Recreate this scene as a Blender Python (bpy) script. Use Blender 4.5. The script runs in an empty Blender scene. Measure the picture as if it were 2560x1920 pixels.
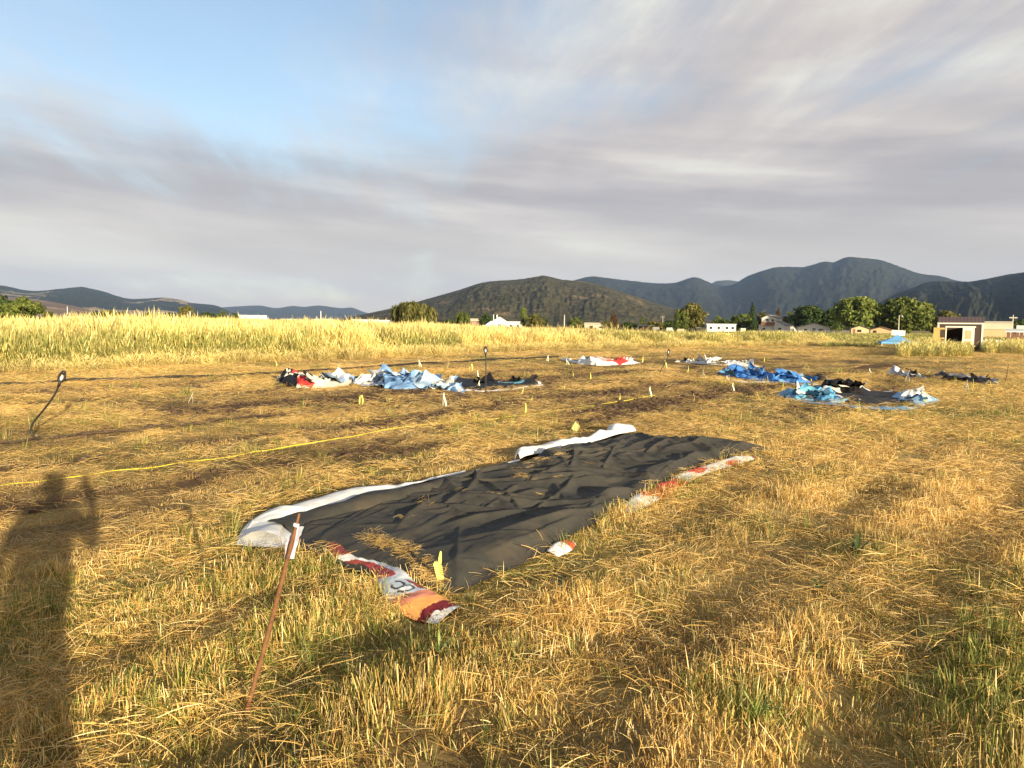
import bpy, bmesh, math, random
import numpy as np
from mathutils import Vector, Matrix

random.seed(7)
RNG = np.random.default_rng(11)
R = math.radians
SC = bpy.context.scene
COL = SC.collection

# ------------------------------------------------------------------ camera
EYE = 1.6
FPX = 1900.0                      # focal length in pixels of a 2560 px wide picture
PITCH, ROLL = R(4.39), R(0.63)
FWD = np.array([0.0, math.cos(PITCH), -math.sin(PITCH)])
RT0 = np.array([1.0, 0.0, 0.0])
UP0 = np.cross(RT0, FWD)
RGT = math.cos(ROLL) * RT0 + math.sin(ROLL) * UP0
UPV = -math.sin(ROLL) * RT0 + math.cos(ROLL) * UP0
cam = bpy.data.cameras.new('camera')
cam.sensor_width = 36.0
cam.lens = 36.0 * FPX / 2560.0
cam.clip_start = 0.05
cam.clip_end = 60000.0
camo = bpy.data.objects.new('camera', cam)
COL.objects.link(camo)
camo.matrix_world = Matrix(((RGT[0], UPV[0], -FWD[0], 0.0),
                            (RGT[1], UPV[1], -FWD[1], 0.0),
                            (RGT[2], UPV[2], -FWD[2], EYE),
                            (0, 0, 0, 1)))
SC.camera = camo

# ------------------------------------------------------------------ sun, sky, exposure
SUN_EL = R(10.4)
SUN_AZ = R(29.5)                  # the sun stands behind the camera, this far to the right of straight back
SUN = np.array([math.sin(SUN_AZ) * math.cos(SUN_EL), -math.cos(SUN_AZ) * math.cos(SUN_EL), math.sin(SUN_EL)])
sl = bpy.data.lights.new('sun', 'SUN')
sl.energy = 5.0
sl.angle = R(0.6)
sl.color = (1.0, 0.865, 0.62)
so = bpy.data.objects.new('sun', sl)
COL.objects.link(so)
so.rotation_euler = Vector(SUN).to_track_quat('Z', 'Y').to_euler()

SC.view_settings.view_transform = 'Standard'
SC.view_settings.look = 'None'
SC.view_settings.exposure = 1.24
SC.view_settings.gamma = 1.0
SC.view_settings.use_curve_mapping = False
SC.cycles.use_denoising = True
SC.cycles.max_bounces = 6
SC.cycles.diffuse_bounces = 3
SC.cycles.transparent_max_bounces = 8
SC.cycles.volume_bounces = 0

world = bpy.data.worlds.new('World')
SC.world = world
world.use_nodes = True
WN, WL = world.node_tree.nodes, world.node_tree.links
WN.clear()


def wn(kind, **kw):
    n = WN.new(kind)
    for k, v in kw.items():
        setattr(n, k, v)
    return n


def wmath(op, a, b=None, c=None, clamp=False):
    n = WN.new('ShaderNodeMath')
    n.operation = op
    n.use_clamp = clamp
    for i, v in enumerate((a, b, c)):
        if v is None:
            continue
        if isinstance(v, (int, float)):
            n.inputs[i].default_value = v
        else:
            WL.new(v, n.inputs[i])
    return n.outputs[0]


def wramp(fac, stops, interp='EASE'):
    n = WN.new('ShaderNodeValToRGB')
    n.color_ramp.interpolation = interp
    els = n.color_ramp.elements
    while len(els) < len(stops):
        els.new(0.5)
    for e, (p, c) in zip(els, stops):
        e.position = p
        e.color = (c, c, c, 1) if isinstance(c, (int, float)) else (*c, 1)
    WL.new(fac, n.inputs[0])
    return n.outputs[0]


def wmix(fac, a, b):
    n = WN.new('ShaderNodeMix')
    n.data_type = 'RGBA'
    for s, v in ((n.inputs[0], fac), (n.inputs[6], a), (n.inputs[7], b)):
        if isinstance(v, (int, float)):
            s.default_value = v
        elif isinstance(v, tuple):
            s.default_value = (*v, 1)
        else:
            WL.new(v, s)
    return n.outputs[2]


tc = wn('ShaderNodeTexCoord')
sep = wn('ShaderNodeSeparateXYZ')
WL.new(tc.outputs['Generated'], sep.inputs[0])
zc = wmath('ADD', wmath('MAXIMUM', sep.outputs[2], 0.0), 0.10)
pu = wmath('DIVIDE', sep.outputs[0], zc)        # where the line of sight meets a level cloud deck
pv = wmath('DIVIDE', sep.outputs[1], zc)


def wnoise(ang, su, sv, ou, ov, detail=5.0, rough=0.55, dist=0.0):
    ca, sa = math.cos(ang), math.sin(ang)
    a = wmath('ADD', wmath('MULTIPLY', pu, ca), wmath('MULTIPLY', pv, -sa))
    b = wmath('ADD', wmath('MULTIPLY', pu, sa), wmath('MULTIPLY', pv, ca))
    comb = wn('ShaderNodeCombineXYZ')
    WL.new(wmath('ADD', wmath('MULTIPLY', a, su), ou), comb.inputs[0])
    WL.new(wmath('ADD', wmath('MULTIPLY', b, sv), ov), comb.inputs[1])
    n = wn('ShaderNodeTexNoise')
    n.inputs['Scale'].default_value = 1.0
    n.inputs['Detail'].default_value = detail
    n.inputs['Roughness'].default_value = rough
    n.inputs['Distortion'].default_value = dist
    WL.new(comb.outputs[0], n.inputs['Vector'])
    return n.outputs['Fac']


sky = wn('ShaderNodeTexSky', sky_type='NISHITA')
sky.sun_disc = False
sky.sun_elevation = SUN_EL
sky.sun_rotation = math.pi - SUN_AZ
sky.altitude = 450.0
sky.air_density = 1.0
sky.dust_density = 1.6
sky.ozone_density = 1.2
K = 0.10                                         # background strength
SKYGAIN = 1.02

broad = wnoise(R(-20), 0.42, 0.30, 3.1, 7.7, 3.0, 0.45)              # where the deck is closed or open
streak = wnoise(R(-8), 2.3, 0.55, 1.3, 4.2, 8.0, 0.62, 0.35)       # long wisps combed by the wind
azn = wmath('ARCTAN2', sep.outputs[0], sep.outputs[1])
bcomb = wn('ShaderNodeCombineXYZ')
WL.new(wmath('MULTIPLY', azn, 1.5), bcomb.inputs[0])
WL.new(wmath('ADD', wmath('MULTIPLY', sep.outputs[2], 13.0), wmath('MULTIPLY', azn, 1.1)), bcomb.inputs[1])
bnz = wn('ShaderNodeTexNoise')
bnz.inputs['Scale'].default_value = 1.0
bnz.inputs['Detail'].default_value = 5.0
bnz.inputs['Roughness'].default_value = 0.5
WL.new(bcomb.outputs[0], bnz.inputs['Vector'])
bands = bnz.outputs['Fac']                                        # level smoke layers low in the sky
tone = wnoise(R(-14), 1.0, 0.40, 9.4, 2.6, 4.0, 0.5, 0.2)            # thick and thin parts of the deck

# the deck thins out overhead on the left and closes towards the horizon
lowband = wramp(sep.outputs[2], [(0.0, 1.0), (0.17, 1.0), (0.29, 0.30), (0.42, 0.0)])
side = wramp(wmath('ADD', wmath('MULTIPLY', pu, 0.22), 0.5, clamp=True), [(0.30, 0.0), (0.72, 1.0)])
cover = wmath('ADD', wmath('MULTIPLY', lowband, 0.55), wmath('MULTIPLY', side, 0.34))
cover = wmath('ADD', cover, wmath('MULTIPLY', wmath('SUBTRACT', broad, 0.5), 1.5))
cover = wmath('ADD', cover, wmath('MULTIPLY', wmath('SUBTRACT', streak, 0.5), 0.7))
dens = wramp(cover, [(0.0, 0.12), (0.55, 0.93)])
high = wmath('SUBTRACT', 1.0, wmath('MULTIPLY', lowband, 0.8))
bright = wmath('ADD', wmath('MULTIPLY', wmath('MULTIPLY', wmath('SUBTRACT', tone, 0.5), 1.5), high), wmath('MULTIPLY', wmath('MULTIPLY', wmath('SUBTRACT', streak, 0.5), 1.3), high))
bright = wmath('ADD', bright, wmath('MULTIPLY', wmath('MULTIPLY', wmath('SUBTRACT', bands, 0.48), 2.5), lowband))
bright = wmath('ADD', bright, 0.54)
bright = wmath('ADD', bright, wmath('MULTIPLY', wmath('MULTIPLY', side, wmath('SUBTRACT', 1.0, lowband)), 0.20))
G = 1.0 / K
ccol = wramp(bright, [(0.15, (0.170, 0.153, 0.152)), (0.5, (0.224, 0.199, 0.190)), (0.72, (0.296, 0.263, 0.240)), (0.98, (0.400, 0.386, 0.332))], 'LINEAR')
hor = wramp(sep.outputs[2], [(0.0, 0.85), (0.07, 0.55), (0.17, 0.0)])
ccol = wmix(hor, ccol, (0.330, 0.286, 0.236))
vm = wn('ShaderNodeVectorMath', operation='SCALE')
WL.new(ccol, vm.inputs[0])
vm.inputs['Scale'].default_value = G
vs = wn('ShaderNodeVectorMath', operation='SCALE')
WL.new(sky.outputs[0], vs.inputs[0])
vs.inputs['Scale'].default_value = SKYGAIN
bg = wn('ShaderNodeBackground')
bg.inputs['Strength'].default_value = K
WL.new(wmix(dens, vs.outputs[0], vm.outputs[0]), bg.inputs['Color'])
wo = wn('ShaderNodeOutputWorld')
WL.new(bg.outputs[0], wo.inputs['Surface'])

# ------------------------------------------------------------------ helpers
def px(x, y, depth):
    """world point seen at picture position x, y (2560 x 1920) at a given distance straight ahead"""
    d = FWD + (x - 1280.0) / FPX * RGT - (y - 960.0) / FPX * UPV
    return np.array([0, 0, EYE]) + d * (depth / d[1])


def gp(x, y, z=0.0):
    """the same on level ground of height z"""
    d = FWD + (x - 1280.0) / FPX * RGT - (y - 960.0) / FPX * UPV
    return np.array([0, 0, EYE]) + d * ((z - EYE) / d[2])


def hsh(i, j, seed):
    n = (i.astype(np.int64) * 374761393 + j.astype(np.int64) * 668265263 + seed * 974634777) & 0x7fffffff
    n = ((n ^ (n >> 13)) * 1274126177) & 0x7fffffff
    n = n ^ (n >> 16)
    return (n & 0xffff) / 65535.0


def vnoise(x, y, seed=0):
    x = np.asarray(x, float); y = np.asarray(y, float)
    i = np.floor(x); j = np.floor(y)
    fx = x - i; fy = y - j
    fx = fx * fx * fx * (fx * (fx * 6 - 15) + 10); fy = fy * fy * fy * (fy * (fy * 6 - 15) + 10)
    a = hsh(i, j, seed); b = hsh(i + 1, j, seed); c = hsh(i, j + 1, seed); d = hsh(i + 1, j + 1, seed)
    return (a * (1 - fx) + b * fx) * (1 - fy) + (c * (1 - fx) + d * fx) * fy


def fbm(x, y, seed=0, octv=4, gain=0.5):
    s = 0; a = 1; t = 0
    for k in range(octv):
        s = s + a * vnoise(np.asarray(x) * 2 ** k + 17.3 * k, np.asarray(y) * 2 ** k - 9.1 * k, seed + k)
        t += a; a *= gain
    return s / t


def ridged(x, y, seed=0, octv=3, gain=0.5):
    s = 0; a = 1; t = 0
    for k in range(octv):
        n = vnoise(np.asarray(x) * 2 ** k + 5.3 * k, np.asarray(y) * 2 ** k + 3.7 * k, seed + k)
        s = s + a * (1 - np.abs(2 * n - 1)); t += a; a *= gain
    return s / t


def sst(a, b, x):
    t = np.clip((np.asarray(x, float) - a) / (b - a), 0, 1)
    return t * t * (3 - 2 * t)


def inpoly(X, Y, poly):
    X = np.asarray(X); Y = np.asarray(Y)
    ins = np.zeros(X.shape, bool)
    n = len(poly)
    for k in range(n):
        x0, y0 = poly[k][:2]; x1, y1 = poly[(k + 1) % n][:2]
        c = ((y0 > Y) != (y1 > Y)) & (X < (x1 - x0) * (Y - y0) / ((y1 - y0) if y1 != y0 else 1e-9) + x0)
        ins ^= c
    return ins


def poly_interp(pts, t):
    """points along a polyline at parameters t in 0..1, by length"""
    P = np.array(pts, float)
    L = np.concatenate([[0], np.cumsum(np.linalg.norm(np.diff(P, axis=0), axis=1))])
    L /= L[-1]
    return np.stack([np.interp(t, L, P[:, k]) for k in range(P.shape[1])], -1)


def smooth_line(pts, n):
    """Catmull-Rom through points, n samples"""
    P = [np.array(p, float) for p in pts]
    P = [2 * P[0] - P[1]] + P + [2 * P[-1] - P[-2]]
    out = []
    m = len(P) - 3
    for q in np.linspace(0, m - 1e-6, n):
        i = int(q); t = q - i
        a, b, c, d = P[i:i + 4]
        out.append(0.5 * ((2 * b) + (c - a) * t + (2 * a - 5 * b + 4 * c - d) * t * t + (3 * b - a - 3 * c + d) * t ** 3))
    return np.array(out)


def tag(o, label=None, cat=None, group=None, kind=None):
    if label: o['label'] = label
    if cat: o['category'] = cat
    if group: o['group'] = group
    if kind: o['kind'] = kind
    return o


def empty(name, loc=(0, 0, 0), rz=0.0):
    o = bpy.data.objects.new(name, None)
    o.empty_display_size = 0.2
    COL.objects.link(o)
    o.location = [float(c) for c in loc]
    o.rotation_euler = (0, 0, rz)
    return o


def mesh_obj(name, V, F, mat, parent=None, smooth=False, cols=None, link=True):
    me = bpy.data.meshes.new(name)
    V = np.asarray(V, float)
    me.from_pydata(V.tolist(), [], [list(map(int, f)) for f in F] if not isinstance(F, np.ndarray) else F.tolist())
    for m in (mat if isinstance(mat, (list, tuple)) else [mat]):
        me.materials.append(m)
    if smooth:
        me.polygons.foreach_set('use_smooth', [True] * len(me.polygons))
    if cols:
        for an, arr in cols.items():
            arr = np.asarray(arr, float)
            if arr.ndim == 1:
                at = me.attributes.new(an, 'FLOAT', 'POINT')
                at.data.foreach_set('value', arr.ravel())
            else:
                at = me.attributes.new(an, 'FLOAT_COLOR', 'POINT')
                if arr.shape[1] == 3:
                    arr = np.concatenate([arr, np.ones((len(arr), 1))], 1)
                at.data.foreach_set('color', arr.ravel())
    me.update()
    o = bpy.data.objects.new(name, me)
    if link:
        COL.objects.link(o)
    if parent is not None:
        o.parent = parent
    return o


class MB:
    """collects shapes, then links them as ONE mesh"""
    def __init__(s):
        s.v = []; s.f = []

    def add(s, V, F):
        n = len(s.v)
        s.v.extend([tuple(map(float, p)) for p in V])
        s.f.extend([tuple(int(i) + n for i in f) for f in F])
        return s

    def box(s, x0, x1, y0, y1, z0, z1):
        return s.add([(x0, y0, z0), (x1, y0, z0), (x1, y1, z0), (x0, y1, z0), (x0, y0, z1), (x1, y0, z1), (x1, y1, z1), (x0, y1, z1)],
                     [(0, 3, 2, 1), (4, 5, 6, 7), (0, 1, 5, 4), (1, 2, 6, 5), (2, 3, 7, 6), (3, 0, 4, 7)])

    def prism(s, prof, axis, a0, a1):
        """closed profile (2-d points, counter-clockwise) pulled along x or y"""
        n = len(prof)
        if axis == 'x':
            V = [(a0, p, q) for p, q in prof] + [(a1, p, q) for p, q in prof]
        else:
            V = [(p, a0, q) for p, q in prof] + [(p, a1, q) for p, q in prof]
        F = [tuple(range(n))[::-1], tuple(range(n, 2 * n))] + [(k, (k + 1) % n, n + (k + 1) % n, n + k) for k in range(n)]
        return s.add(V, F)

    def tube(s, pts, rad, k=8, cap=True):
        P = np.array(pts, float)
        n = len(P)
        rad = np.broadcast_to(np.asarray(rad, float), (n,))
        T = np.gradient(P, axis=0)
        T /= np.linalg.norm(T, axis=1)[:, None] + 1e-12
        ref = np.array([0, 0, 1.0]) if abs(T[0][2]) < 0.9 else np.array([1.0, 0, 0])
        V = []
        for i in range(n):
            a = np.cross(T[i], ref); a /= np.linalg.norm(a) + 1e-12
            b = np.cross(T[i], a)
            ref = np.cross(a, T[i])
            for q in range(k):
                th = 2 * math.pi * q / k
                V.append(P[i] + rad[i] * (math.cos(th) * a + math.sin(th) * b))
        F = []
        for i in range(n - 1):
            for q in range(k):
                F.append((i * k + q, i * k + (q + 1) % k, (i + 1) * k + (q + 1) % k, (i + 1) * k + q))
        if cap:
            F.append(tuple(range(k))[::-1]); F.append(tuple((n - 1) * k + q for q in range(k)))
        return s.add(V, F)

    def lathe(s, c, prof, k=12):
        """profile of (radius, z) turned about a vertical axis at c"""
        V = []
        for r_, z_ in prof:
            for q in range(k):
                th = 2 * math.pi * q / k
                V.append((c[0] + r_ * math.cos(th), c[1] + r_ * math.sin(th), c[2] + z_))
        n = len(prof)
        F = [(i * k + q, i * k + (q + 1) % k, (i + 1) * k + (q + 1) % k, (i + 1) * k + q) for i in range(n - 1) for q in range(k)]
        F.append(tuple(range(k))[::-1]); F.append(tuple((n - 1) * k + q for q in range(k)))
        return s.add(V, F)

    def build(s, name, mat, parent=None, smooth=False):
        return mesh_obj(name, s.v, s.f, mat, parent, smooth)


def copy_tree(o, parent=None):
    c = o.copy()
    COL.objects.link(c)
    c.parent = parent
    for ch in list(o.children):
        copy_tree(ch, c)
    return c


# ------------------------------------------------------------------ materials
def new_mat(name):
    m = bpy.data.materials.new(name)
    m.use_nodes = True
    nt = m.node_tree
    nt.nodes.clear()
    out = nt.nodes.new('ShaderNodeOutputMaterial')
    b = nt.nodes.new('ShaderNodeBsdfPrincipled')
    nt.links.new(b.outputs[0], out.inputs['Surface'])
    return m, nt, b, out


def nmix(nt, fac, a, b, blend='MIX'):
    n = nt.nodes.new('ShaderNodeMix')
    n.data_type = 'RGBA'
    n.blend_type = blend
    for s, v in ((n.inputs[0], fac), (n.inputs[6], a), (n.inputs[7], b)):
        if isinstance(v, (int, float)):
            s.default_value = v
        elif isinstance(v, tuple):
            s.default_value = (*v, 1)
        else:
            nt.links.new(v, s)
    return n.outputs[2]


def nnoise(nt, vec, scale, detail=4.0, rough=0.55, dist=0.0):
    n = nt.nodes.new('ShaderNodeTexNoise')
    n.inputs['Scale'].default_value = scale
    n.inputs['Detail'].default_value = detail
    n.inputs['Roughness'].default_value = rough
    n.inputs['Distortion'].default_value = dist
    if vec is not None:
        nt.links.new(vec, n.inputs['Vector'])
    return n.outputs['Fac']


def nramp(nt, fac, stops, interp='LINEAR'):
    n = nt.nodes.new('ShaderNodeValToRGB')
    n.color_ramp.interpolation = interp
    els = n.color_ramp.elements
    while len(els) < len(stops):
        els.new(0.5)
    for e, (p, c) in zip(els, stops):
        e.position = p
        e.color = (c, c, c, 1) if isinstance(c, (int, float)) else (*c, 1)
    nt.links.new(fac, n.inputs[0])
    return n.outputs[0]


def nmath(nt, op, a, b=None):
    n = nt.nodes.new('ShaderNodeMath')
    n.operation = op
    for i, v in enumerate((a, b)):
        if v is None: continue
        if isinstance(v, (int, float)): n.inputs[i].default_value = v
        else: nt.links.new(v, n.inputs[i])
    return n.outputs[0]


def nattr(nt, name, kind='GEOMETRY'):
    n = nt.nodes.new('ShaderNodeAttribute')
    n.attribute_name = name
    n.attribute_type = kind
    return n


def nbump(nt, b, height, strength, distance):
    n = nt.nodes.new('ShaderNodeBump')
    n.inputs['Strength'].default_value = strength
    n.inputs['Distance'].default_value = distance
    nt.links.new(height, n.inputs['Height'])
    nt.links.new(n.outputs[0], b.inputs['Normal'])


def npos(nt):
    return nt.nodes.new('ShaderNodeNewGeometry').outputs['Position']


def nobj(nt):
    return nt.nodes.new('ShaderNodeTexCoord').outputs['Object']


def pmat(name, col, rough=0.7, var=0.18, scale=6.0, bump=0.0, metal=0.0, spec=0.35, streak=None):
    """a plain surface: one colour broken up by two scales of wear"""
    m, nt, b, _ = new_mat(name)
    v = nobj(nt)
    if streak:
        mp = nt.nodes.new('ShaderNodeMapping')
        mp.inputs['Scale'].default_value = streak
        nt.links.new(v, mp.inputs[0]); v = mp.outputs[0]
    n1 = nnoise(nt, v, scale, 5.0, 0.6)
    n2 = nnoise(nt, v, scale * 7.3, 3.0, 0.6)
    f = nmath(nt, 'ADD', nmath(nt, 'MULTIPLY', n1, 0.65), nmath(nt, 'MULTIPLY', n2, 0.35))
    lo = tuple(c * (1 - var * 1.6) for c in col); hi = tuple(min(1, c * (1 + var)) for c in col)
    nt.links.new(nramp(nt, f, [(0.3, lo), (0.5, col), (0.72, hi)]), b.inputs['Base Color'])
    b.inputs['Roughness'].default_value = rough
    b.inputs['Metallic'].default_value = metal
    b.inputs['Specular IOR Level'].default_value = spec
    if bump:
        nbump(nt, b, f, 0.6, bump)
    return m


# ------------------------------------------------------------------ the lie of the land
ROW = R(36.5)                      # the plot's rows run this far to the right of straight ahead


def plot_uv(x, y):
    s, c = math.sin(ROW), math.cos(ROW)
    return x * s + y * c, x * c - y * s


def land(x, y):
    x = np.asarray(x, float); y = np.asarray(y, float)
    z = 0.28 * sst(22, 50, y) * sst(-2, -24, x)
    near = np.exp(-(x * x + y * y) / 60.0 ** 2)
    z = z + near * (0.05 * (fbm(x * 0.35, y * 0.35, 3, 2) - 0.5) + 0.035 * (fbm(x * 1.7, y * 1.7, 5, 2) - 0.5))
    u, v = plot_uv(x, y)
    # wheel tracks and old furrows run along the rows
    z = z + np.exp(-(x * x + y * y) / 14.0 ** 2) * sst(-4.6, -3.2, v) * 0.028 * np.sin(6.283 * v / 1.05 + 2.6 * fbm(u * 0.35, v * 0.35, 9, 2))
    return z


def gl(x, y, dz=0.0):
    """picture position -> point on the actual ground"""
    p = gp(x, y)
    for _ in range(4):
        p = gp(x, y, float(land(p[0], p[1])))
    p[2] += dz
    return p


FIELD_PX = [(-700, 940), (0, 925), (220, 921), (450, 908), (640, 899), (860, 893), (1100, 881), (1250, 874), (1420, 871), (1650, 866), (1840, 863), (2075, 862)]
FIELD = [gp(*p)[:2] for p in FIELD_PX]
FIELD = [tuple(FIELD[0])] + [tuple(f) for f in FIELD[1:]]
FIELD_POLY = FIELD + [(62, 150), (40, 235), (-220, 235), (-220, 60)]


def fielddist(x, y):
    """rough distance behind the front edge of the tall grass (negative: in front)"""
    fx = np.array([p[0] for p in FIELD]); fy = np.array([p[1] for p in FIELD])
    return (y - np.interp(x, fx, fy)) * 0.72


def dirt(x, y):
    u, v = plot_uv(x, y)
    n = fbm(u * 0.22, v * 0.8, 21, 4, 0.6)
    n2 = fbm(u * 0.9, v * 1.3, 29, 3, 0.6)
    d = 0
    for c, w, s in ((-6.9, 0.75, 0.95), (-9.1, 0.7, 0.75), (-12.7, 0.9, 0.9), (-15.6, 0.7, 0.7), (-18.5, 0.8, 0.45), (-4.2, 0.9, 0.55 * 1.0)):
        ss = s * (sst(9, 17, u) if c > -5 else 1.0)
        d = np.maximum(d, ss * np.exp(-((v - c) / w) ** 2))
    d = np.maximum(d, 0.35 * sst(-21, -18, v) * sst(-4.5, -7, v))
    return np.clip(1.3 * d * (0.45 + 1.7 * n2) * sst(0.30, 0.52, n) * sst(56, 34, u), 0, 1)


GREEN_SPOTS = [(800, 1640, 0.9, 0.75), (1000, 1580, 0.5, 0.7), (660, 1620, .45, .8), (2520, 1650, 0.75, 1.1), (2480, 1480, .5, .8), (2540, 1850, .6, .9),
               (1300, 1390, 0.8, 0.6), (1500, 1290, .6, .5), (1150, 1500, .45, .6), (2150, 1390, 0.35, 0.8), (1880, 1780, 0.3, 0.8), (1300, 1660, .3, .5), (60, 1560, 0.6, 0.7), (180, 1480, .4, .6),
               (560, 1420, .5, .6), (470, 1500, .5, .5), (2430, 960, 3.2, 0.7), (2350, 1030, 2.2, 0.75), (2120, 1060, 1.5, 0.5), (1860, 1045, 1.0, 0.55), (1950, 1010, 1.0, .4), (2520, 1090, 1.5, .5), (1050, 940, 1.2, 0.7), (1230, 900, 1.5, .5), (700, 965, .8, .6),
               (1000, 1010, .8, .4), (1950, 1330, .4, .5), (270, 1125, .35, .6), (700, 1320, .5, .5), (2080, 1200, .7, .4), (500, 1330, .5, .4)]
GREEN_W = [(gp(a, b)[0], gp(a, b)[1], r_, s_) for a, b, r_, s_ in GREEN_SPOTS]


def green(x, y):
    n = fbm(x * 0.55, y * 0.55, 41, 4, 0.55)
    n2 = fbm(x * 2.1, y * 2.1, 47, 3, 0.6)
    g = 0.62 * sst(0.46, 0.70, n)
    for gx, gy, gr, gs in GREEN_W:
        g = np.maximum(g, gs * np.exp(-((x - gx) ** 2 + (y - gy) ** 2) / gr ** 2))
    return np.clip(g * (0.35 + 1.3 * n2), 0, 1)


# ------------------------------------------------------------------ ground
def sinh_axis(lo, hi, n, k):
    a, b = math.asinh(lo / k), math.asinh(hi / k)
    return np.sinh(np.linspace(a, b, n)) * k


gx = sinh_axis(-16500, 16500, 300, 3.2)
gy = sinh_axis(-2500, 16500, 330, 3.6)
GX, GY = np.meshgrid(gx, gy)
GXf, GYf = GX.ravel(), GY.ravel()
GZ = land(GXf, GYf)
dd = np.maximum(dirt(GXf, GYf), 0.6 * sst(0.44, 0.30, fbm(GXf * 0.8 + 3, GYf * 0.8, 61, 3, 0.6)) * sst(16, 8, np.hypot(GXf, GYf))); gg = green(GXf, GYf)
fd = fielddist(GXf, GYf)
mown = sst(-19.5, -23, plot_uv(GXf, GYf)[1])
idx = np.arange(len(gx) * len(gy)).reshape(len(gy), len(gx))
GF = np.stack([idx[:-1, :-1].ravel(), idx[:-1, 1:].ravel(), idx[1:, 1:].ravel(), idx[1:, :-1].ravel()], 1)

m, nt, b, _ = new_mat('field_soil')
P = npos(nt)
za = nattr(nt, 'zone')
sp = nt.nodes.new('ShaderNodeSeparateColor')
nt.links.new(za.outputs['Color'], sp.inputs[0])
n1 = nnoise(nt, P, 9.0, 6.0, 0.65)
n2 = nnoise(nt, P, 60.0, 6.0, 0.75)
n3 = nnoise(nt, P, 1.1, 4.0, 0.6)
f = nmath(nt, 'ADD', nmath(nt, 'MULTIPLY', n1, 0.35), nmath(nt, 'MULTIPLY', n2, 0.65))
straw = nramp(nt, f, [(0.30, (0.14, 0.085, 0.03)), (0.47, (0.44, 0.30, 0.10)), (0.62, (0.68, 0.50, 0.20))])
soil = nramp(nt, f, [(0.32, (0.045, 0.025, 0.013)), (0.5, (0.11, 0.063, 0.033)), (0.66, (0.22, 0.132, 0.066))])
grn = nramp(nt, f, [(0.32, (0.06, 0.06, 0.015)), (0.5, (0.17, 0.155, 0.04)), (0.66, (0.30, 0.25, 0.07))])
far = nramp(nt, nnoise(nt, P, 0.012, 4.0, 0.6), [(0.36, (0.13, 0.13, 0.035)), (0.5, (0.26, 0.20, 0.07)), (0.62, (0.34, 0.25, 0.10))])
c = nmix(nt, sp.outputs[1], straw, grn)
c = nmix(nt, sp.outputs[0], c, soil)
c = nmix(nt, sp.outputs[2], c, far)
nt.links.new(c, b.inputs['Base Color'])
b.inputs['Roughness'].default_value = 0.95
b.inputs['Specular IOR Level'].default_value = 0.1
nbump(nt, b, nmath(nt, 'ADD', f, nmath(nt, 'MULTIPLY', n3, 0.5)), 0.8, 0.05)
M_SOIL = m
farz = sst(110, 260, np.hypot(GXf, GYf))
ground = mesh_obj('field_ground', np.stack([GXf, GYf, GZ], 1), GF, M_SOIL, smooth=True,
                  cols={'zone': np.stack([dd, gg, farz], 1)})
tag(ground, kind='structure')


# ------------------------------------------------------------------ mountains
def hill_mat(name, dark, mid, light, lo, hi, sc=(1, 1, 1), scale=0.004, fine=0.03):
    m, nt, b, _ = new_mat(name)
    P = npos(nt)
    mp = nt.nodes.new('ShaderNodeMapping')
    mp.inputs['Scale'].default_value = sc
    nt.links.new(P, mp.inputs[0])
    a = nnoise(nt, mp.outputs[0], scale, 6.0, 0.62, 0.4)
    f2 = nnoise(nt, P, fine, 4.0, 0.7)
    f3 = nnoise(nt, P, fine * 0.22, 5.0, 0.7)
    forest = nmix(nt, nramp(nt, nmath(nt, 'ADD', nmath(nt, 'MULTIPLY', f2, 0.55), nmath(nt, 'MULTIPLY', f3, 0.45)), [(0.41, 0.0), (0.57, 1.0)]), dark, mid)
    c = nmix(nt, nramp(nt, a, [(lo, 0.0), (hi, 1.0)]), forest, light)
    nt.links.new(c, b.inputs['Base Color'])
    b.inputs['Roughness'].default_value = 1.0
    b.inputs['Specular IOR Level'].default_value = 0.0
    nbump(nt, b, f2, 1.0, 9.0)
    return m


M_FOR = hill_mat('conifer_slope', (0.014, 0.019, 0.013), (0.036, 0.039, 0.024), (0.10, 0.085, 0.05), 0.66, 0.74)
M_HILL = hill_mat('dry_brush_slope', (0.038, 0.037, 0.018), (0.106, 0.092, 0.046), (0.24, 0.165, 0.09), 0.58, 0.70, (1, 1, 2.5), 0.006, 0.05)
M_PATCH = hill_mat('patchy_slope', (0.02, 0.028, 0.016), (0.045, 0.05, 0.028), (0.34, 0.26, 0.15), 0.575, 0.60, (1, 0.3, 5.0), 0.0016, 0.02)
M_FAR = hill_mat('far_slope', (0.025, 0.032, 0.02), (0.05, 0.058, 0.035), (0.1, 0.09, 0.05), 0.62, 0.7)
M_BROWN = hill_mat('bare_brown_slope', (0.15, 0.10, 0.055), (0.26, 0.175, 0.095), (0.34, 0.24, 0.14), 0.5, 0.6)


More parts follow.
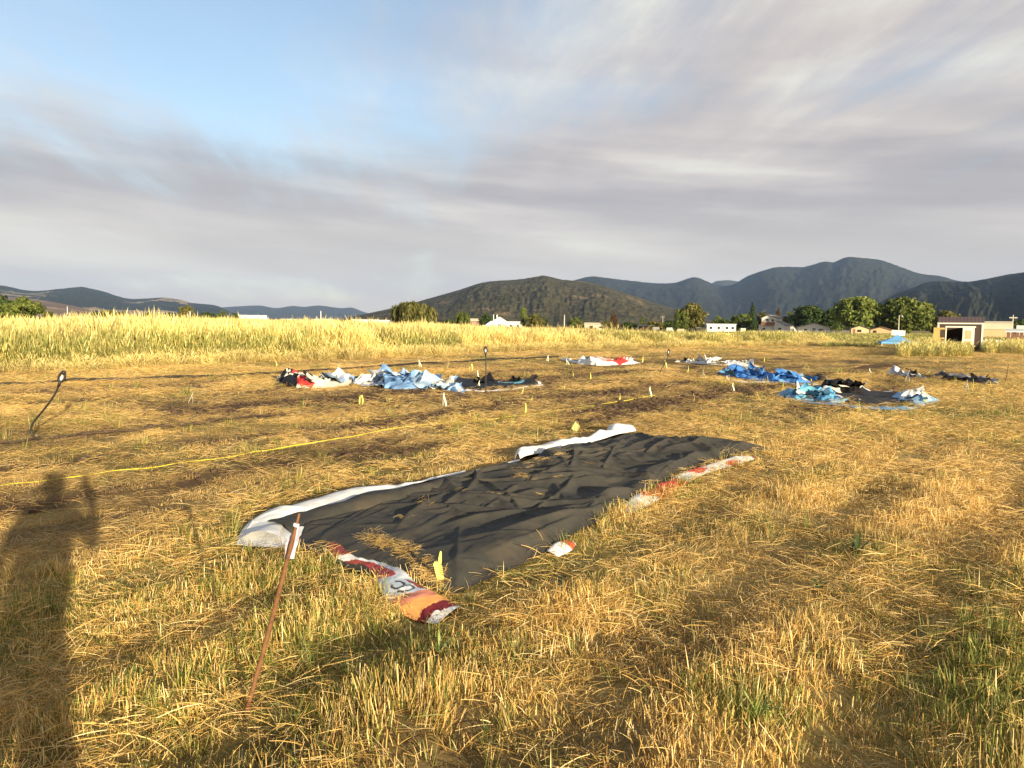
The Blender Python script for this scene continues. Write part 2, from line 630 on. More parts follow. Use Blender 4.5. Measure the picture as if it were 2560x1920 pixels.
def mountain(name, prof, dist, front, mat, seed, spur=0.14, base=-6.0, ncol=420, nrow=64, back=0.5, spurw=0.02):
    prof = sorted(prof)
    xs = np.linspace(prof[0][0], prof[-1][0], ncol)
    pl = smooth_line([(float(a), float(b_)) for a, b_ in prof], 600)
    o_ = np.argsort(pl[:, 0])
    ys = np.interp(xs, pl[o_, 0], pl[o_, 1])
    D = FWD[None, :] + ((xs - 1280) / FPX)[:, None] * RGT[None, :] - ((ys - 960) / FPX)[:, None] * UPV[None, :]
    hd = np.hypot(D[:, 0], D[:, 1])
    dirs = D / hd[:, None]
    Rr = dist * (1 + 0.10 * (fbm(xs * 0.004, xs * 0 + seed, seed, 3) - 0.5))
    zr = EYE + Rr * dirs[:, 2]
    V = np.zeros((nrow + 10, ncol, 3))
    for k in range(nrow):
        t = k / (nrow - 1)
        r_ = Rr - front * dist * (1 - t)
        warp = fbm(xs * spurw * 0.5 + seed, np.full_like(xs, t * 2.0), seed + 5, 3) * 1.2
        sp_ = ridged(xs * spurw + warp * 0.9, np.full_like(xs, 0.7 * t) + warp * 0.4, seed + 9, 4) - 0.55
        fine = fbm(xs * 0.16, np.full_like(xs, t * 22.0), seed + 15, 3) - 0.5
        z = zr * (t ** 0.95) + (zr - base) * (spur * sp_ * 4 * t * (1 - t) + 0.055 * fine * (0.20 + t * (1 - t) * 3))
        z = base * (1 - t) ** 3 + z
        V[k, :, 0] = dirs[:, 0] * r_; V[k, :, 1] = dirs[:, 1] * r_; V[k, :, 2] = np.maximum(z, base)
    for k in range(10):
        t = (k + 1) / 10
        r_ = Rr + back * front * dist * t
        V[nrow + k, :, 0] = dirs[:, 0] * r_; V[nrow + k, :, 1] = dirs[:, 1] * r_
        V[nrow + k, :, 2] = zr * (1 - t) ** 1.3 + base * t
    ix = np.arange((nrow + 10) * ncol).reshape(nrow + 10, ncol)
    F = np.stack([ix[:-1, :-1].ravel(), ix[:-1, 1:].ravel(), ix[1:, 1:].ravel(), ix[1:, :-1].ravel()], 1)
    return tag(mesh_obj(name, V.reshape(-1, 3), F, mat, smooth=True), kind='structure')


mountain('mountain', [(1150, 815), (1300, 745), (1400, 712), (1470, 692), (1510, 694), (1560, 700), (1640, 708), (1690, 706), (1720, 696), (1745, 694), (1790, 712), (1830, 712),
                      (1870, 690), (1930, 670), (1965, 667), (2010, 667), (2060, 654), (2085, 655), (2110, 645), (2130, 642), (2160, 645), (2200, 650), (2240, 663), (2300, 684),
                      (2350, 690), (2400, 703), (2500, 720), (2620, 745), (2800, 790)], 7600, 0.42, M_FOR, 3, 0.13, spurw=0.012)
mountain('distant_peak', [(1700, 760), (1780, 708), (1805, 701), (1835, 702), (1870, 712), (1950, 760)], 10500, 0.2, M_FAR, 8, 0.1, ncol=60)
mountain('dark_ridge', [(2060, 826), (2130, 800), (2190, 762), (2240, 735), (2290, 716), (2310, 707), (2345, 703), (2390, 704), (2430, 703), (2470, 696), (2510, 688), (2560, 681), (2640, 672), (2760, 668), (2900, 690)],
         4300, 0.55, M_FOR, 14, 0.26, spurw=0.014)
mountain('brush_hill', [(830, 806), (880, 792), (940, 779), (1000, 766), (1080, 744), (1150, 724), (1200, 708), (1240, 702), (1290, 699), (1340, 692), (1362, 689), (1400, 698), (1440, 702), (1480, 707),
                        (1540, 725), (1600, 745), (1680, 770), (1760, 795), (1860, 826)], 3300, 0.5, M_HILL, 23, 0.16, spurw=0.012)
mountain('left_range', [(-420, 700), (-250, 690), (-120, 702), (0, 713), (60, 725), (100, 727), (150, 722), (190, 718), (206, 717), (230, 722), (260, 729), (300, 742), (330, 747), (370, 746), (410, 744), (450, 749),
                        (480, 757), (530, 762), (555, 769), (600, 790), (640, 806)], 8200, 0.42, M_PATCH, 31, 0.2, spurw=0.016)
mountain('far_range', [(420, 800), (500, 772), (560, 768), (610, 765), (650, 764), (690, 770), (730, 765), (760, 767), (800, 764), (850, 770), (880, 769), (905, 778), (960, 795), (1020, 808)], 12500, 0.25, M_FAR, 37, 0.1, ncol=160)
mountain('bare_slope', [(-420, 715), (-150, 725), (0, 740), (90, 748), (170, 762), (230, 776), (300, 795), (340, 806)], 5200, 0.4, M_BROWN, 43, 0.08, ncol=120)

# ------------------------------------------------------------------ haze
hm = bpy.data.materials.new('valley_haze')
hm.use_nodes = True
hn = hm.node_tree
hn.nodes.clear()
ho = hn.nodes.new('ShaderNodeOutputMaterial')
hv = hn.nodes.new('ShaderNodeVolumePrincipled')
hv.inputs['Color'].default_value = (0.42, 0.60, 1.0, 1)
hv.inputs['Density'].default_value = 0.000034
hv.inputs['Anisotropy'].default_value = 0.0
hn.links.new(hv.outputs[0], ho.inputs['Volume'])
hb = MB().box(-17500, 17500, -3500, 17500, -8.5, 960)
tag(hb.build('haze', hm), kind='stuff')

# ------------------------------------------------------------------ grass
PROTO = bpy.data.collections.new('grass_prototypes')      # never linked to the scene: only a source of instances


def grass_mat(name, straw_stops, green_stops, trans=0.25):
    m, nt, b, out = new_mat(name)
    rn = nattr(nt, 'rnd').outputs['Fac']
    ti = nattr(nt, 'tint', 'INSTANCER').outputs['Fac']
    sh = nattr(nt, 'shade', 'INSTANCER').outputs['Fac']
    so_ = nattr(nt, 'soil', 'INSTANCER').outputs['Fac']
    cs = nramp(nt, rn, straw_stops)
    cg = nramp(nt, rn, green_stops)
    # each blade turns green or stays dry by itself, more of them where the patch is green
    pick = nramp(nt, nmath(nt, 'SUBTRACT', ti, nmath(nt, 'FRACT', nmath(nt, 'MULTIPLY', rn, 7.31))), [(0.45, 0.0), (0.55, 1.0)])
    pk = nmath(nt, 'GREATER_THAN', ti, nmath(nt, 'FRACT', nmath(nt, 'MULTIPLY', rn, 7.31)))
    c = nmix(nt, pk, cs, cg)
    c = nmix(nt, so_, c, (0.17, 0.105, 0.055))
    g = nt.nodes.new('ShaderNodeCombineColor')
    k = nmath(nt, 'ADD', 0.80, nmath(nt, 'MULTIPLY', sh, 0.48))
    for i in range(3): nt.links.new(k, g.inputs[i])
    c = nmix(nt, 1.0, c, g.outputs[0], 'MULTIPLY')
    nt.links.new(c, b.inputs['Base Color'])
    b.inputs['Roughness'].default_value = 0.55
    b.inputs['Specular IOR Level'].default_value = 0.25
    tr = nt.nodes.new('ShaderNodeBsdfTranslucent')
    nt.links.new(c, tr.inputs[0])
    mx = nt.nodes.new('ShaderNodeMixShader')
    mx.inputs[0].default_value = trans
    nt.links.new(b.outputs[0], mx.inputs[1]); nt.links.new(tr.outputs[0], mx.inputs[2])
    nt.links.new(mx.outputs[0], out.inputs['Surface'])
    return m


STRAW = [(0.0, (0.27, 0.148, 0.045)), (0.2, (0.55, 0.332, 0.09)), (0.6, (0.72, 0.475, 0.145)), (0.9, (0.81, 0.625, 0.30))]
GREENS = [(0.0, (0.075, 0.105, 0.018)), (0.4, (0.15, 0.175, 0.03)), (0.75, (0.27, 0.275, 0.06)), (1.0, (0.38, 0.35, 0.10))]
TALL = [(0.0, (0.44, 0.29, 0.08)), (0.3, (0.64, 0.47, 0.13)), (0.65, (0.76, 0.61, 0.21)), (1.0, (0.84, 0.71, 0.33))]
M_STUB = grass_mat('dry_stubble', STRAW, GREENS)
M_TALL = grass_mat('tall_dry_grass', TALL, [(0.0, (0.13, 0.16, 0.035)), (0.5, (0.26, 0.27, 0.07)), (1.0, (0.42, 0.38, 0.12))])


def blades(spec):
    """spec: list of (base xyz, points offset list, widths, rnd) -> one mesh of flat strips"""
    V = []; F = []; C = []
    for pts, wid, ang, rnd in spec:
        n = len(V)
        a = ang if isinstance(ang, np.ndarray) else np.array([math.cos(ang), math.sin(ang), 0.0])
        for p, w in zip(pts, wid):
            V.append(p - a * w * 0.5); V.append(p + a * w * 0.5)
            C += [rnd, rnd]
        for i in range(len(pts) - 1):
            F.append((n + 2 * i, n + 2 * i + 1, n + 2 * i + 3, n + 2 * i + 2))
    return V, F, C


def proto(name, spec, mat):
    V, F, C = blades(spec)
    o = mesh_obj(name, V, F, mat, cols={'rnd': np.array(C)}, link=False)
    PROTO.objects.link(o)
    return o


rr = random.Random(5)


def p_stub(n, rad, h0, h1, w, lean):
    s = []
    for _ in range(n):
        q = rad * math.sqrt(rr.random()); th = rr.random() * 6.283
        b0 = np.array([q * math.cos(th), q * math.sin(th), -0.01])
        h = rr.uniform(h0, h1); la = rr.random() * 6.283; l = lean * rr.random() ** 1.3
        d = np.array([math.cos(la) * math.sin(l), math.sin(la) * math.sin(l), math.cos(l)])
        bend = np.array([math.cos(la), math.sin(la), -0.4]) * h * rr.uniform(0, 0.35) * (l / max(lean, 0.01))
        ww = w * rr.uniform(0.6, 1.3)
        s.append(([b0, b0 + d * h * 0.55 + bend * 0.25, b0 + d * h + bend], [ww * 1.2, ww, ww * 0.55], rr.random() * 6.283, rr.random()))
    return s


def p_litter(n, rad, l0, l1, w, z0, z1):
    s = []
    for _ in range(n):
        q = rad * math.sqrt(rr.random()); th = rr.random() * 6.283
        L = rr.uniform(l0, l1); az = rr.random() * 6.283
        a = np.array([math.cos(az), math.sin(az), 0.0]); p = np.array([-a[1], a[0], 0.0])
        c = np.array([q * math.cos(th), q * math.sin(th), rr.uniform(z0, z1)])
        tl = rr.uniform(-0.30, 0.34); k = rr.uniform(-0.25, 0.25) * L
        pts = []
        for t in (-0.5, -0.17, 0.17, 0.5):
            pts.append(c + a * L * t + p * k * (0.25 - t * t) + np.array([0, 0, L * tl * t + 0.04 * L * (0.25 - t * t) * 4]))
        ww = w * rr.uniform(0.6, 1.4)
        # strips face up and sideways: width across the straw with a tilt
        ro = rr.uniform(0, 3.14159)
        s.append((pts, [ww * 0.8, ww, ww, ww * 0.6], p * math.cos(ro) + np.array([0, 0, math.sin(ro)]), rr.random()))
    return s


def p_tuft(n, rad, h0, h1, w):
    s = []
    for _ in range(n):
        q = rad * rr.random(); th = rr.random() * 6.283
        b0 = np.array([q * math.cos(th), q * math.sin(th), -0.01])
        h = rr.uniform(h0, h1); la = th + rr.uniform(-.7, .7); l = rr.uniform(0.05, 0.45)
        out_ = np.array([math.cos(la), math.sin(la), 0.0])
        pts = [b0]
        for t in (0.35, 0.7, 1.0):
            pts.append(b0 + out_ * h * (l * t + 0.45 * t * t * l) + np.array([0, 0, h * (t - 0.22 * l * t * t)]))
        ww = w * rr.uniform(0.7, 1.3)
        s.append((pts, [ww * 0.8, ww, ww * 0.75, ww * 0.1], la + 1.5708 + rr.uniform(-.5, .5), rr.random()))
    return s


def p_tall(n, rad, h0, h1, w, leafy):
    s = []
    for _ in range(n):
        q = rad * math.sqrt(rr.random()); th = rr.random() * 6.283
        b0 = np.array([q * math.cos(th), q * math.sin(th), -0.02])
        h = rr.uniform(h0, h1); la = rr.random() * 6.283; l = rr.uniform(0.0, 0.16)
        out_ = np.array([math.cos(la), math.sin(la), 0.0])
        f_ = lambda t: b0 + out_ * h * (l * t + 0.12 * t ** 3) + np.array([0, 0, h * t])
        r_ = rr.random(); an = rr.random() * 6.283
        s.append(([f_(0), f_(0.4), f_(0.75)], [w, w * .8, w * .6], an, r_))
        hw = w * rr.uniform(1.8, 3.6)
        s.append(([f_(0.75), f_(0.82), f_(0.92), f_(1.0)], [w * .6, hw, hw * .8, w * 0.2], an, min(1, r_ * 0.6 + 0.4)))
        for _k in range(leafy):
            t0 = rr.uniform(0.02, 0.55); a2 = rr.random() * 6.283; L = rr.uniform(0.25, 0.5) * h * 0.8
            o2 = np.array([math.cos(a2), math.sin(a2), 0.0]); p0 = f_(t0)
            pts = [p0, p0 + o2 * L * 0.3 + np.array([0, 0, L * 0.45]), p0 + o2 * L * 0.7 + np.array([0, 0, L * 0.6]), p0 + o2 * L + np.array([0, 0, L * 0.45])]
            s.append((pts, [w * 1.4, w * 2.0, w * 1.5, w * .2], a2 + 1.5708, rr.random()))
    return s


KINDS = {}


def reg(kind, objs):
    KINDS[kind] = objs


reg('stub', [proto('tuft_source', p_stub(44, 0.10, 0.03, 0.10, 0.0034, 0.62), M_STUB) for _ in range(6)])
reg('litter', [proto('straw_source', p_litter(30, 0.17, 0.04, 0.17, 0.0023, 0.004, 0.045), M_STUB) for _ in range(6)])
reg('green', [proto('blade_source', p_tuft(26, 0.07, 0.06, 0.17, 0.0040), M_STUB) for _ in range(5)])
reg('wide', [proto('sward_source', p_stub(60, 0.24, 0.05, 0.13, 0.008, 0.75) + p_litter(34, 0.30, 0.10, 0.34, 0.008, 0.01, 0.07), M_STUB) for _ in range(5)])
reg('tall', [proto('stem_source', p_tall(26, 0.30, 0.95, 1.55, 0.008, 1), M_TALL) for _ in range(6)])
reg('leafy', [proto('leafy_source', p_tall(20, 0.28, 0.45, 0.95, 0.009, 3), M_TALL) for _ in range(4)])
reg('farm', [proto('meadow_source', p_tall(34, 0.75, 1.0, 1.6, 0.020, 1), M_TALL) for _ in range(4)])
reg('weed', [proto('weed_source', p_tall(3, 0.10, 1.5, 1.95, 0.012, 2) + p_tall(4, 0.14, 1.3, 1.8, 0.02, 0), M_TALL) for _ in range(4)])
ORDER = sorted([o for k in KINDS.values() for o in k], key=lambda o: o.name)
INDEX = {o.name: i for i, o in enumerate(ORDER)}

_ng = bpy.data.node_groups.new('scatter', 'GeometryNodeTree')
_ng.interface.new_socket('Geometry', in_out='INPUT', socket_type='NodeSocketGeometry')
_ng.interface.new_socket('Geometry', in_out='OUTPUT', socket_type='NodeSocketGeometry')
_gi = _ng.nodes.new('NodeGroupInput'); _go = _ng.nodes.new('NodeGroupOutput')
_ci = _ng.nodes.new('GeometryNodeCollectionInfo')
_ci.inputs['Collection'].default_value = PROTO
_ci.inputs['Separate Children'].default_value = True
_ci.inputs['Reset Children'].default_value = True
_ip = _ng.nodes.new('GeometryNodeInstanceOnPoints')
_ip.inputs['Pick Instance'].default_value = True


def _na(name, ty):
    n = _ng.nodes.new('GeometryNodeInputNamedAttribute')
    n.data_type = ty
    n.inputs['Name'].default_value = name
    return n.outputs['Attribute']


_ng.links.new(_gi.outputs[0], _ip.inputs['Points'])
_ng.links.new(_ci.outputs[0], _ip.inputs['Instance'])
_ng.links.new(_na('pick', 'INT'), _ip.inputs['Instance Index'])
_e2r = _ng.nodes.new('FunctionNodeEulerToRotation')
_ng.links.new(_na('turn', 'FLOAT_VECTOR'), _e2r.inputs[0])
_ng.links.new(_e2r.outputs[0], _ip.inputs['Rotation'])
_ng.links.new(_na('size', 'FLOAT_VECTOR'), _ip.inputs['Scale'])
_ng.links.new(_ip.outputs[0], _go.inputs[0])


class Scatter:
    def __init__(s): s.d = []

    def add(s, kind, x, y, z, size, tint, soil=0.0, hz=1.0, tilt=0.1, var=0.22):
        n = len(x)
        if n == 0: return
        names = [INDEX[o.name] for o in KINDS[kind]]
        sz = np.broadcast_to(size, (n,)) * RNG.uniform(1 - var, 1 + var, n)
        s.d.append(dict(p=np.stack([x, y, z], 1), i=np.array(names)[RNG.integers(0, len(names), n)],
                        r=np.stack([RNG.normal(0, tilt, n), RNG.normal(0, tilt, n), RNG.uniform(0, 6.283, n)], 1),
                        s=np.stack([sz, sz, sz * np.broadcast_to(hz, (n,)) * RNG.uniform(1 - var, 1 + var, n)], 1),
                        t=np.clip(np.broadcast_to(tint, (n,)), 0, 1), o=np.clip(np.broadcast_to(soil, (n,)) + 0.45 * sst(0.52, 0.75, fbm(x * 0.5 + 7, y * 0.5, 141, 3)) * RNG.random(n), 0, 1), h=np.clip(0.55 * RNG.random(n) + 1.5 * (fbm(x * 0.9, y * 0.9, 131, 3) - 0.5) + 0.25, 0, 1)))

    def build(s, name, label, cat):
        cat_ = {k: np.concatenate([q[k] for q in s.d]) for k in s.d[0]}
        me = bpy.data.meshes.new(name)
        n = len(cat_['p'])
        me.vertices.add(n)
        me.vertices.foreach_set('co', cat_['p'].astype(np.float32).ravel())
        for an, ty, key, fld in (('pick', 'INT', 'i', 'value'), ('turn', 'FLOAT_VECTOR', 'r', 'vector'), ('size', 'FLOAT_VECTOR', 's', 'vector'),
                                 ('tint', 'FLOAT', 't', 'value'), ('soil', 'FLOAT', 'o', 'value'), ('shade', 'FLOAT', 'h', 'value')):
            at = me.attributes.new(an, ty, 'POINT')
            arr = cat_[key].astype(np.int32) if ty == 'INT' else cat_[key].astype(np.float32)
            at.data.foreach_set(fld, arr.ravel())
        me.materials.append(M_STUB)
        o = bpy.data.objects.new(name, me)
        COL.objects.link(o)
        md = o.modifiers.new('scatter', 'NODES')
        md.node_group = _ng
        tag(o, label, cat, kind='stuff')
        return o


def spread(d0, d1, dens, margin=1.5, slope=0.70):
    """random ground points between two distances ahead, inside the view plus a margin"""
    area = slope * (d1 * d1 - d0 * d0) + 2 * margin * (d1 - d0)
    n = int(area * dens)
    y = np.sqrt(RNG.uniform(d0 * d0, d1 * d1, n * 2))
    x = RNG.uniform(-1, 1, n * 2) * (slope * d1 + margin)
    k = np.abs(x) < slope * y + margin
    x, y = x[k], y[k]
    return x[:n], y[:n]


CLOTHS = []          # filled in below: outlines of the sheets, where nothing pokes through


def free(x, y, grow=0.0):
    k = np.ones(len(x), bool)
    for poly in CLOTHS:
        k &= ~inpoly(x, y, poly)
    return k


def make_grass():
    st, li, gr, fa = Scatter(), Scatter(), Scatter(), Scatter()
    for d0, d1, ds, dl, dg, sc in ((1.2, 4.5, 140, 85, 22, 0.92), (4.5, 8, 110, 66, 15, 1.0), (8, 14, 60, 55, 7, 1.12), (14, 27, 18, 26, 2.4, 1.5)):
        x, y = spread(d0, d1, ds)
        D = dirt(x, y); G = green(x, y)
        bare = fbm(x * 0.8 + 3, y * 0.8, 61, 3, 0.6)
        k = free(x, y) & (RNG.random(len(x)) > 0.95 * D) & (RNG.random(len(x)) < 0.12 + 1.75 * bare * (0.4 + 1.2 * fbm(x * 3.1, y * 3.1, 63, 2))) & (fielddist(x, y) < 0)
        x, y, D, G = x[k], y[k], D[k], G[k]
        hh = (0.42 + 0.85 * fbm(x * 0.6, y * 0.6, 71, 3)) * (1 - 0.45 * sst(-3.5, -6.5, plot_uv(x, y)[1])) * (1 - 0.5 * sst(7, 16, y)) * (0.45 + 1.15 * fbm(x * 2.6, y * 2.6, 73, 2)) * (0.78 + 0.36 * np.sin(6.283 * plot_uv(x, y)[1] / 1.05 + 2.6 * fbm(plot_uv(x, y)[0] * 0.35, plot_uv(x, y)[1] * 0.35, 9, 2)))
        st.add('stub', x, y, land(x, y), sc, G * 0.75 + 0.03, D * 0.6, hh)
        x, y = spread(d0, d1, dl)
        D = dirt(x, y); G = green(x, y)
        pat = fbm(x * 0.7, y * 0.7, 81, 3, 0.6)
        k = free(x, y) & (RNG.random(len(x)) > 0.88 * D) & (RNG.random(len(x)) < 0.38 + 1.3 * sst(0.35, 0.7, pat)) & (fielddist(x, y) < 0)
        x, y, D, G = x[k], y[k], D[k], G[k]
        li.add('litter', x, y, land(x, y), sc, 0.04 + G * 0.2, D * 0.55, 1.0, 0.16)
        x, y = spread(d0, d1, dg)
        G = green(x, y); D = dirt(x, y)
        k = free(x, y) & (RNG.random(len(x)) < 0.05 + 1.1 * G) & (RNG.random(len(x)) > D) & (fielddist(x, y) < 0)
        x, y, G = x[k], y[k], G[k]
        gr.add('green', x, y, land(x, y), sc * 0.9, 0.55 + 0.45 * G, 0, 0.75 + 0.55 * G)
    # the mown strip and the far part of the plot
    for d0, d1, ds, sc in ((14, 30, 8.0, 1.0), (30, 60, 4.2, 1.35), (60, 120, 1.5, 1.9)):
        x, y = spread(d0, d1, ds, 6)
        D = dirt(x, y); G = green(x, y)
        k = free(x, y) & (RNG.random(len(x)) > 0.95 * D) & (fielddist(x, y) < 0.5) & ~inpoly(x, y, YARD)
        x, y, D, G = x[k], y[k], D[k], G[k]
        fa.add('wide', x, y, land(x, y), sc, G * 0.6 + 0.03, D * 0.55, 0.30, 0.1)
    st.build('stubble', 'short dry golden grass stubble covering the field', 'stubble')
    li.build('straw', 'loose cut straw strewn over the field', 'straw')
    gr.build('green_grass', 'short green grass growing in patches among the stubble', 'grass')
    fa.build('mown_hay', 'mown yellow hay lying over the far part of the plot', 'hay')
    # standing grass beyond the plot
    tl = Scatter()
    fx = np.array([p[0] for p in FIELD]); fy = np.array([p[1] for p in FIELD])

    def fieldpts(n, b0, b1, pw=1.0):
        t = RNG.random(n)
        L = np.concatenate([[0], np.cumsum(np.hypot(np.diff(fx), np.diff(fy)))]); L /= L[-1]
        x = np.interp(t, L, fx); y = np.interp(t, L, fy)
        b_ = b0 + (b1 - b0) * RNG.random(n) ** pw
        return x - 0.35 * b_, y + b_
    edge = lambda x, y: fbm(x * 0.25, y * 0.25, 91, 3)
    x, y = fieldpts(15000, -0.6, 9.0, 1.2)
    k = (RNG.random(len(x)) < 0.35 + edge(x, y)) & (fielddist(x, y) > 5.0 * (fbm(x * 0.35, y * 0.35, 93, 3) - 0.42))
    x, y = x[k], y[k]
    gpatch = sst(0.47, 0.62, fbm(x * 0.13, y * 0.13, 95, 3))
    tl.add('tall', x, y, land(x, y), 1.0, 0.02 + 0.14 * gpatch, 0, (0.50 + 0.55 * fbm(x * 0.2, y * 0.2, 97, 3) + 0.28 * fbm(x * 0.9, y * 0.9, 98, 2)) * (1.06 - 0.43 * sst(-0.10, 0.26, x / y)), 0.11, 0.13)
    x, y = fieldpts(5200, -3.0, 0.4, 0.8)
    k = RNG.random(len(x)) < 1.3 * fbm(x * 0.5, y * 0.5, 92, 3) ** 1.5
    tl.add('tall', x[k], y[k], land(x[k], y[k]), 0.8, 0.08, 0.1, 0.36, 0.22, 0.3)
    x, y = fieldpts(13000, -0.9, 4.0, 1.0)
    gpatch = sst(0.44, 0.58, fbm(x * 0.16, y * 0.16, 95, 3))
    k = RNG.random(len(x)) < 0.16 + 0.9 * gpatch
    x, y, gpatch = x[k], y[k], gpatch[k]
    tl.add('leafy', x, y, land(x, y), 1.0, 0.06 + 0.66 * gpatch, 0.0, 0.7 + 0.5 * gpatch, 0.06)
    x, y = fieldpts(15000, 8.0, 55.0, 1.0)
    tl.add('farm', x, y, land(x, y), 1.0, 0.04, 0, (0.50 + 0.50 * fbm(x * 0.10, y * 0.10, 99, 3) + 0.14 * fbm(x * 0.5, y * 0.5, 98, 2)) * (1.06 - 0.46 * sst(-0.10, 0.26, x / y)), 0.04, 0.10)
    x, y = fieldpts(9000, 50.0, 170.0, 1.2)
    k = inpoly(x, y, FIELD_POLY)
    tl.add('farm', x[k], y[k], land(x[k], y[k]), 1.5, 0.04, 0, 0.42, 0.04, 0.08)
    x, y = fieldpts(1300, 0.3, 30.0, 1.3)
    k = x < 12
    tl.add('weed', x[k], y[k], land(x[k], y[k]), 1.0, 0.25, 0.45, 0.84, 0.10, 0.16)
    tl.build('tall_grass', 'tall golden dry grass standing along the far side of the plot', 'tall grass')
    # rank weeds round the shed
    wd = Scatter()
    for (a0, b0, a1, b1, n, tint, hz, kd) in ((2250, 884, 2420, 892, 300, 0.55, 0.75, 'leafy'), (2250, 880, 2420, 888, 80, 0.15, 0.55, 'tall'), (2455, 878, 2700, 884, 430, 0.5, 0.8, 'leafy'), (2460, 872, 2700, 880, 170, 0.12, 0.62, 'tall'),
                                               (2300, 875, 2345, 880, 80, .3, .6, 'tall'), (2060, 862, 2200, 868, 160, 0.75, 0.4, 'leafy')):
        t = RNG.random(n)
        X = np.array([gp(a0 + (a1 - a0) * q, b0 + (b1 - b0) * RNG.random()) for q in t])
        wd.add(kd, X[:, 0], X[:, 1], land(X[:, 0], X[:, 1]), 1.0, tint + RNG.normal(0, .15, n), 0, hz, 0.06)
    wd.build('weeds', 'rank half green weeds growing round the brown shed', 'weeds')
    pa = Scatter()
    n = 9000
    x = RNG.uniform(20, 130, n); y = RNG.uniform(75, 240, n)
    k = inpoly(x, y, PASTURE)
    pa.add('farm', x[k], y[k], land(x[k], y[k]), 1.4, 0.75, 0, 0.22, 0.1)
    pa.build('pasture', 'low green pasture in front of the houses', 'pasture')


PASTURE = [tuple(gp(2060, 858)[:2]), tuple(gp(2560, 858)[:2]), (150, 230), (60, 240), tuple(gp(2040, 838)[:2])]
YARD = [tuple(gp(2060, 859)[:2]), tuple(gp(2700, 859)[:2]), (200, 240), (60, 240)]

# ------------------------------------------------------------------ cloth
def tri(x, y, seed):
    """flat facets that meet in sharp creases, like stiff sheeting"""
    x = np.asarray(x, float); y = np.asarray(y, float)
    i = np.floor(x); j = np.floor(y); fx = x - i; fy = y - j
    a = hsh(i, j, seed); b_ = hsh(i + 1, j, seed); c_ = hsh(i, j + 1, seed); d = hsh(i + 1, j + 1, seed)
    return np.where(fx > fy, a * (1 - fx) + b_ * (fx - fy) + d * fy, a * (1 - fy) + c_ * (fy - fx) + d * fx)


def crumple(x, y, seed, sc=1.0):
    wx = x * sc + 0.55 * fbm(x * sc * 0.8, y * sc * 0.8, seed + 1, 2)
    wy = y * sc + 0.55 * fbm(x * sc * 0.8 + 9, y * sc * 0.8, seed + 2, 2)
    return 0.62 * tri(wx, wy, seed) + 0.27 * tri(wx * 2.3 + wy * 0.6, wy * 2.1 - wx * 0.4, seed + 3) + 0.11 * tri(wx * 5.1, wy * 4.6 + wx, seed + 4) - 0.5


def cloth_mat(name, rough, spec, weave, grit=0.0):
    m, nt, b, _ = new_mat(name)
    c = nattr(nt, 'print').outputs['Color']
    v = npos(nt)
    n1 = nnoise(nt, v, 7.0, 4.0, 0.6)
    c = nmix(nt, 1.0, c, nramp(nt, n1, [(0.3, 0.80), (0.6, 1.0)]), 'MULTIPLY')
    if grit:
        n2 = nnoise(nt, v, 3.1, 5.0, 0.65)
        c = nmix(nt, nramp(nt, n2, [(0.50, 0.0), (0.72, grit)]), c, (0.16, 0.115, 0.065))
    nt.links.new(c, b.inputs['Base Color'])
    b.inputs['Roughness'].default_value = rough
    b.inputs['Specular IOR Level'].default_value = spec
    nbump(nt, b, nnoise(nt, v, weave, 3.0, 0.6), 0.35, 0.004)
    return m


M_VINYL = cloth_mat('printed_vinyl', 0.6, 0.18, 30.0)
M_BLACK = cloth_mat('black_sheeting', 0.72, 0.12, 60.0, 0.30)
BLK = (0.060, 0.056, 0.047)
WHT = (0.78, 0.77, 0.74)
LBL = (0.18, 0.36, 0.68)
BLU = (0.07, 0.23, 0.58)
PAL = (0.36, 0.50, 0.66)
TEA = (0.16, 0.42, 0.52)
RED = (0.62, 0.045, 0.04)
MAR = (0.30, 0.06, 0.045)
CRM = (0.74, 0.70, 0.58)


def patch(name, A, B, nu, nv, zf, cf, mat, parent=None, xy=None):
    """sheet between two ground lines A and B (lists of world points)"""
    u = np.linspace(0, 1, nu); v = np.linspace(0, 1, nv)
    PA = poly_interp(smooth_line([a[:2] for a in A], 120), u); PB = poly_interp(smooth_line([b_[:2] for b_ in B], 120), u)
    U, V_ = np.meshgrid(u, v, indexing='ij')
    XY = PA[:, None, :] * (1 - V_[..., None]) + PB[:, None, :] * V_[..., None]
    X, Y = XY[..., 0], XY[..., 1]
    if xy is not None:
        dx, dy = xy(U, V_, X, Y); X = X + dx; Y = Y + dy
    Z = land(X, Y) + zf(U, V_, X, Y)
    C = cf(U, V_, X, Y)
    ix = np.arange(nu * nv).reshape(nu, nv)
    F = np.stack([ix[:-1, :-1].ravel(), ix[1:, :-1].ravel(), ix[1:, 1:].ravel(), ix[:-1, 1:].ravel()], 1)
    off = np.array(parent.location) if parent is not None else np.zeros(3)
    o = mesh_obj(name, np.stack([X.ravel(), Y.ravel(), Z.ravel()], 1) - off, F, mat, parent, True, cols={'print': C.reshape(-1, 3)})
    return o


BLKV = (0.016, 0.015, 0.016)


def flat(col):
    return lambda U, V_, X, Y: np.broadcast_to(np.array(col), U.shape + (3,)).copy()


def blobs(base, items, seed, ragged=0.5):
    """print colours: base with blobs (u, v, ru, rv, colour), ragged along the folds"""
    def f(U, V_, X, Y):
        C = np.broadcast_to(np.array(base), U.shape + (3,)).copy()
        n = fbm(U * 9, V_ * 5, seed, 3) - 0.5
        n2 = fbm(U * 9 + 31, V_ * 5, seed + 7, 3) - 0.5
        for (u0, v0, ru, rv, col) in items:
            d = ((U - u0 + ragged * ru * n * 1.2) / ru) ** 2 + ((V_ - v0 + ragged * rv * n2 * 1.2) / rv) ** 2
            C[d < 1] = col
        return C
    return f


